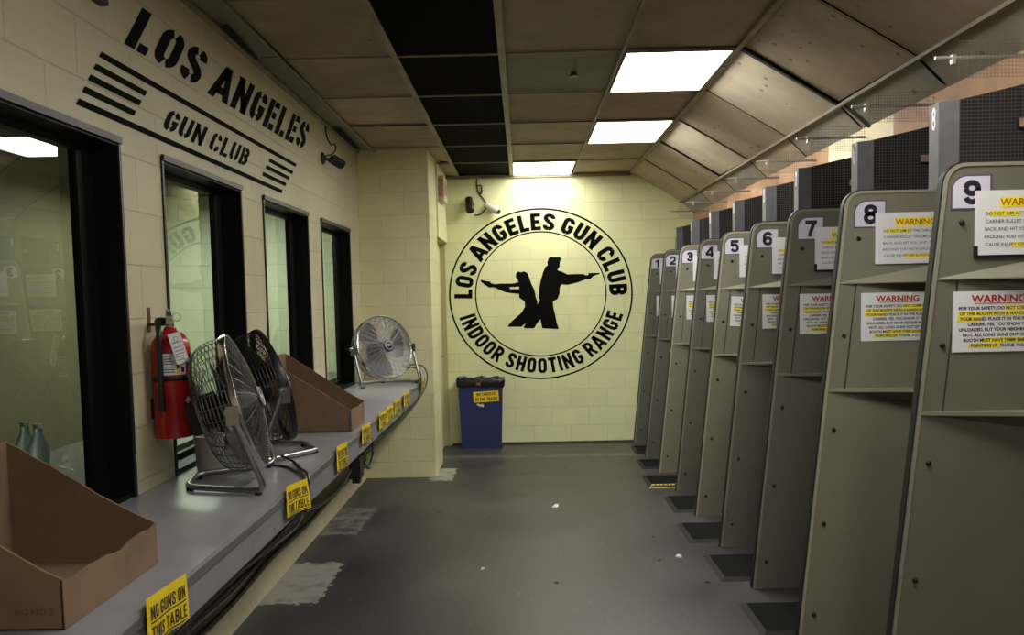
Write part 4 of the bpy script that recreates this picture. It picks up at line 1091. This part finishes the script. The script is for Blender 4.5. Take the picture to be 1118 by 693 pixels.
for i in range(9, 1, -1):
    b = ba if i == 9 else copy_tree(ba)
    b.location = ({9: -.045, 8: -.03, 7: -.045}.get(i, 0), YD[i - 1] + .049, 0)
    b['label'] = 'black mesh-faced baffle box sitting above booth divider number %d' % i
    if i in (9, 8, 7, 6):
        ep = [c for c in b.children if c.name.split('.')[0] == 'edge_plate'][0]
        Tn = Matrix.Translation((1.5415, .064, 2.215)) @ Matrix.Rotation(-PI / 2, 4, 'Z') @ Matrix.Rotation(PI / 2, 4, 'X')
        font_text(str(i - 1), .11, Tn, 'lane_number', M['white'], ep, .003, xs=.55)
    s = scn if i == 9 else copy_tree(scn)
    s.location = (0, YD[i - 1] + .049, 0)
    s['label'] = 'wire mesh screen hung on a thin rod above booth divider number %d' % i
# timber boards along the range side
BO = [(8.0, D - .01, 2.47, 'wood', 'brown timber board above booth dividers 2 and 3, against the back wall'), (5.36, 8.0, 2.475, 'wood', 'brown timber board above booth dividers 4 and 5'),
      (4.43, 5.36, 2.50, 'wood_pale', 'pale plywood board above booth dividers 6 and 7'), (3.25, 4.43, 2.505, 'wood', 'brown timber board above booth dividers 8 and 9'), (-1., 3.25, 2.525, 'wood', 'brown timber board above the booth nearest the entrance')]
for ya, yb, zt, m, lab in BO:
    o = MB().prism([(ya + .003, 2.05), (yb - .003, 2.05), (yb - .003, zt), (ya + .003, zt + .012)], 1.872, 1.91, 'X').build('trim_5', M[m]); struct(o)
struct(MB().box(1.915, 1.95, -1., D - .01, 2.0, 2.36).build('trim_4', M['wood']))

# ---- floor mats
MT = [(1, 8.76, 9.2, 1.12), (2, 7.99, 8.42, 1.08), (3, 7.18, 7.65, 1.03), (4, 6.35, 6.86, 1.09), (5, 5.56, 6.03, 1.05), (6, 4.79, 5.27, 1.08), (7, 3.99, 4.43, 1.09)]
for k, ya, yb, xl in MT:
    lab = 'black rubber floor mat between booth dividers %d and %d' % (k, k + 1)
    if k == 3: lab = 'ribbed floor mat with yellow borders between booth dividers 3 and 4'
    t = thing('floor_mat', lab, 'mat', (xl, (ya + yb) / 2, 0), 0, 'floor mats in the booths')
    w = .85; h = (yb - ya) / 2
    mb = MB(); mb.box(.028, w - .028, -h + .028, h - .028, .006, .016)
    if k == 3:
        for q in range(22): mb.box(.05 + q * .033, .068 + q * .033, -h + .05, h - .05, .016, .021)
    mb.build('mat_top', M['mat'], t)
    mb = MB(); a = [(0, -h), (w, -h), (w, h), (0, h)]; b_ = [(.03, -h + .03), (w - .03, -h + .03), (w - .03, h - .03), (.03, h - .03)]
    mb.add([(x, y, .001) for x, y in a] + [(x, y, .018) for x, y in b_] + [(x, y, .001) for x, y in b_], [(i, (i + 1) % 4, 4 + (i + 1) % 4, 4 + i) for i in range(4)] + [(4 + i, 4 + (i + 1) % 4, 8 + (i + 1) % 4, 8 + i) for i in range(4)])
    mb.build('bevelled_border' if False else 'mat_border', M['mat_rim'], t)
    if k == 3:
        MB().add([(.0, -h - .001, .003), (w, -h - .001, .003), (w, -h + .07, .0225), (.03, -h + .07, .0225)], [(0, 1, 2, 3)]).build('yellow_edge', M['mat_yellow'], t)
        MB().add([(.0, h + .001, .003), (w, h + .001, .003), (w, h - .035, .0225), (.03, h - .035, .0225)], [(0, 3, 2, 1)]).build('yellow_edge', M['mat_yellow'], t)

# ---- little debris on the floor
DB = [(.225, 6.62, 'white', 'crumpled white paper scrap in the middle of the aisle floor', 'paper_scrap', .035), (.93, 5.27, 'white', 'white paper scrap on the floor beside the mats', 'paper_scrap', .03),
      (.80, 5.2, 'black_plastic', 'small black bit on the floor in line with the mat by booth divider 6', 'rubber_bit', .014), (.84, 5.72, 'black_plastic', 'small black bit on the floor near booth divider 5', 'rubber_bit', .013),
      (.16, 4.82, 'black_plastic', 'dark crumb lying alone on the open aisle floor', 'rubber_bit', .018), (-.66, 6.5, 'black_plastic', 'dark crumb near the worn floor patch by the counter', 'rubber_bit', .014),
      (1.0, 4.78, 'black_plastic', 'small dark bit at the edge of the mat by booth divider 7', 'rubber_bit', .018), (-.27, 5.1, 'white', 'tiny pale scrap on the floor beside the counter patches', 'paper_scrap', .018)]
random.seed(5)
for x, y, m, lab, nm, s in DB:
    mb = MB(); n = 7; vs = [(0, 0, s * .5)]
    for i in range(n):
        a = 2 * PI * i / n; r = s * random.uniform(.7, 1.1); vs.append((r * math.cos(a), r * .7 * math.sin(a), 0.0005))
    for i in range(n):
        a = 2 * PI * i / n + .3; r = s * random.uniform(.4, .8); vs.append((r * math.cos(a), r * .7 * math.sin(a), s * random.uniform(.2, .45)))
    fs = [(1 + i, 1 + (i + 1) % n, 1 + n + (i + 1) % n, 1 + n + i) for i in range(n)] + [(0, 1 + n + i, 1 + n + (i + 1) % n) for i in range(n)] + [tuple(1 + i for i in range(n))]
    mb.add(vs, fs); o = mb.build(nm, M[m], loc=(0, 0, 0)); o.location = (x, y, 0.0005); o.rotation_euler = (0, 0, random.random() * 6)
    tag(o, lab, 'scrap' if m == 'white' else 'bit')

# ================================================================== lights, world, camera
def area(name, loc, size, sy, power, col, rot=(0, 0, 0)):
    l = bpy.data.lights.new(name, 'AREA'); l.shape = 'RECTANGLE'; l.size = size; l.size_y = sy; l.energy = power; l.color = col
    o = bpy.data.objects.new(name, l); COL.objects.link(o); o.location = loc; o.rotation_euler = rot; return o
area('office_fill', (-2.5, 6.7, 2.5), .8, .8, 52, (.95, 1, .88))  # unseen lamp added to brighten the green end wall
area('office_fill', (-2.6, 3.6, 2.55), .6, .6, 6, (1, .96, .85))  # second unseen lamp, added to lift the olive far wall
w = bpy.data.worlds.new('world'); SC.world = w; w.use_nodes = True
w.node_tree.nodes['Background'].inputs[0].default_value = (.5, .5, .45, 1); w.node_tree.nodes['Background'].inputs[1].default_value = .02

def setup_camera():
    f = 950.; pp = (559., 388.); vp = (570., 325.); roll = -.021
    yd = Vector(((vp[0] - pp[0]) / f, (vp[1] - pp[1]) / f, 1)).normalized()
    up = Vector((math.sin(roll), -math.cos(roll), 0)); z = (up - yd * up.dot(yd)).normalized(); x = yd.cross(z)
    Rm = Matrix(((x[0], yd[0], z[0]), (x[1], yd[1], z[1]), (x[2], yd[2], z[2])))   # camera (x right, y down, z forward) <- world
    right, down, fwd = Rm[0], Rm[1], Rm[2]
    cam = bpy.data.cameras.new('camera'); o = bpy.data.objects.new('camera', cam); COL.objects.link(o)
    Mw = Matrix(((right[0], -down[0], -fwd[0], 0), (right[1], -down[1], -fwd[1], 0), (right[2], -down[2], -fwd[2], 1.61), (0, 0, 0, 1)))
    o.matrix_world = Mw
    cam.sensor_width = 36; cam.lens = f / 1118 * 36; cam.shift_y = (388 - 346.5) / 1118; cam.clip_start = .02
    SC.camera = o
setup_camera()
SC.view_settings.view_transform = 'Standard'
SC.view_settings.look = 'None'
SC.view_settings.exposure = 0.
SC.cycles.max_bounces = 8
SC.cycles.use_denoising = True
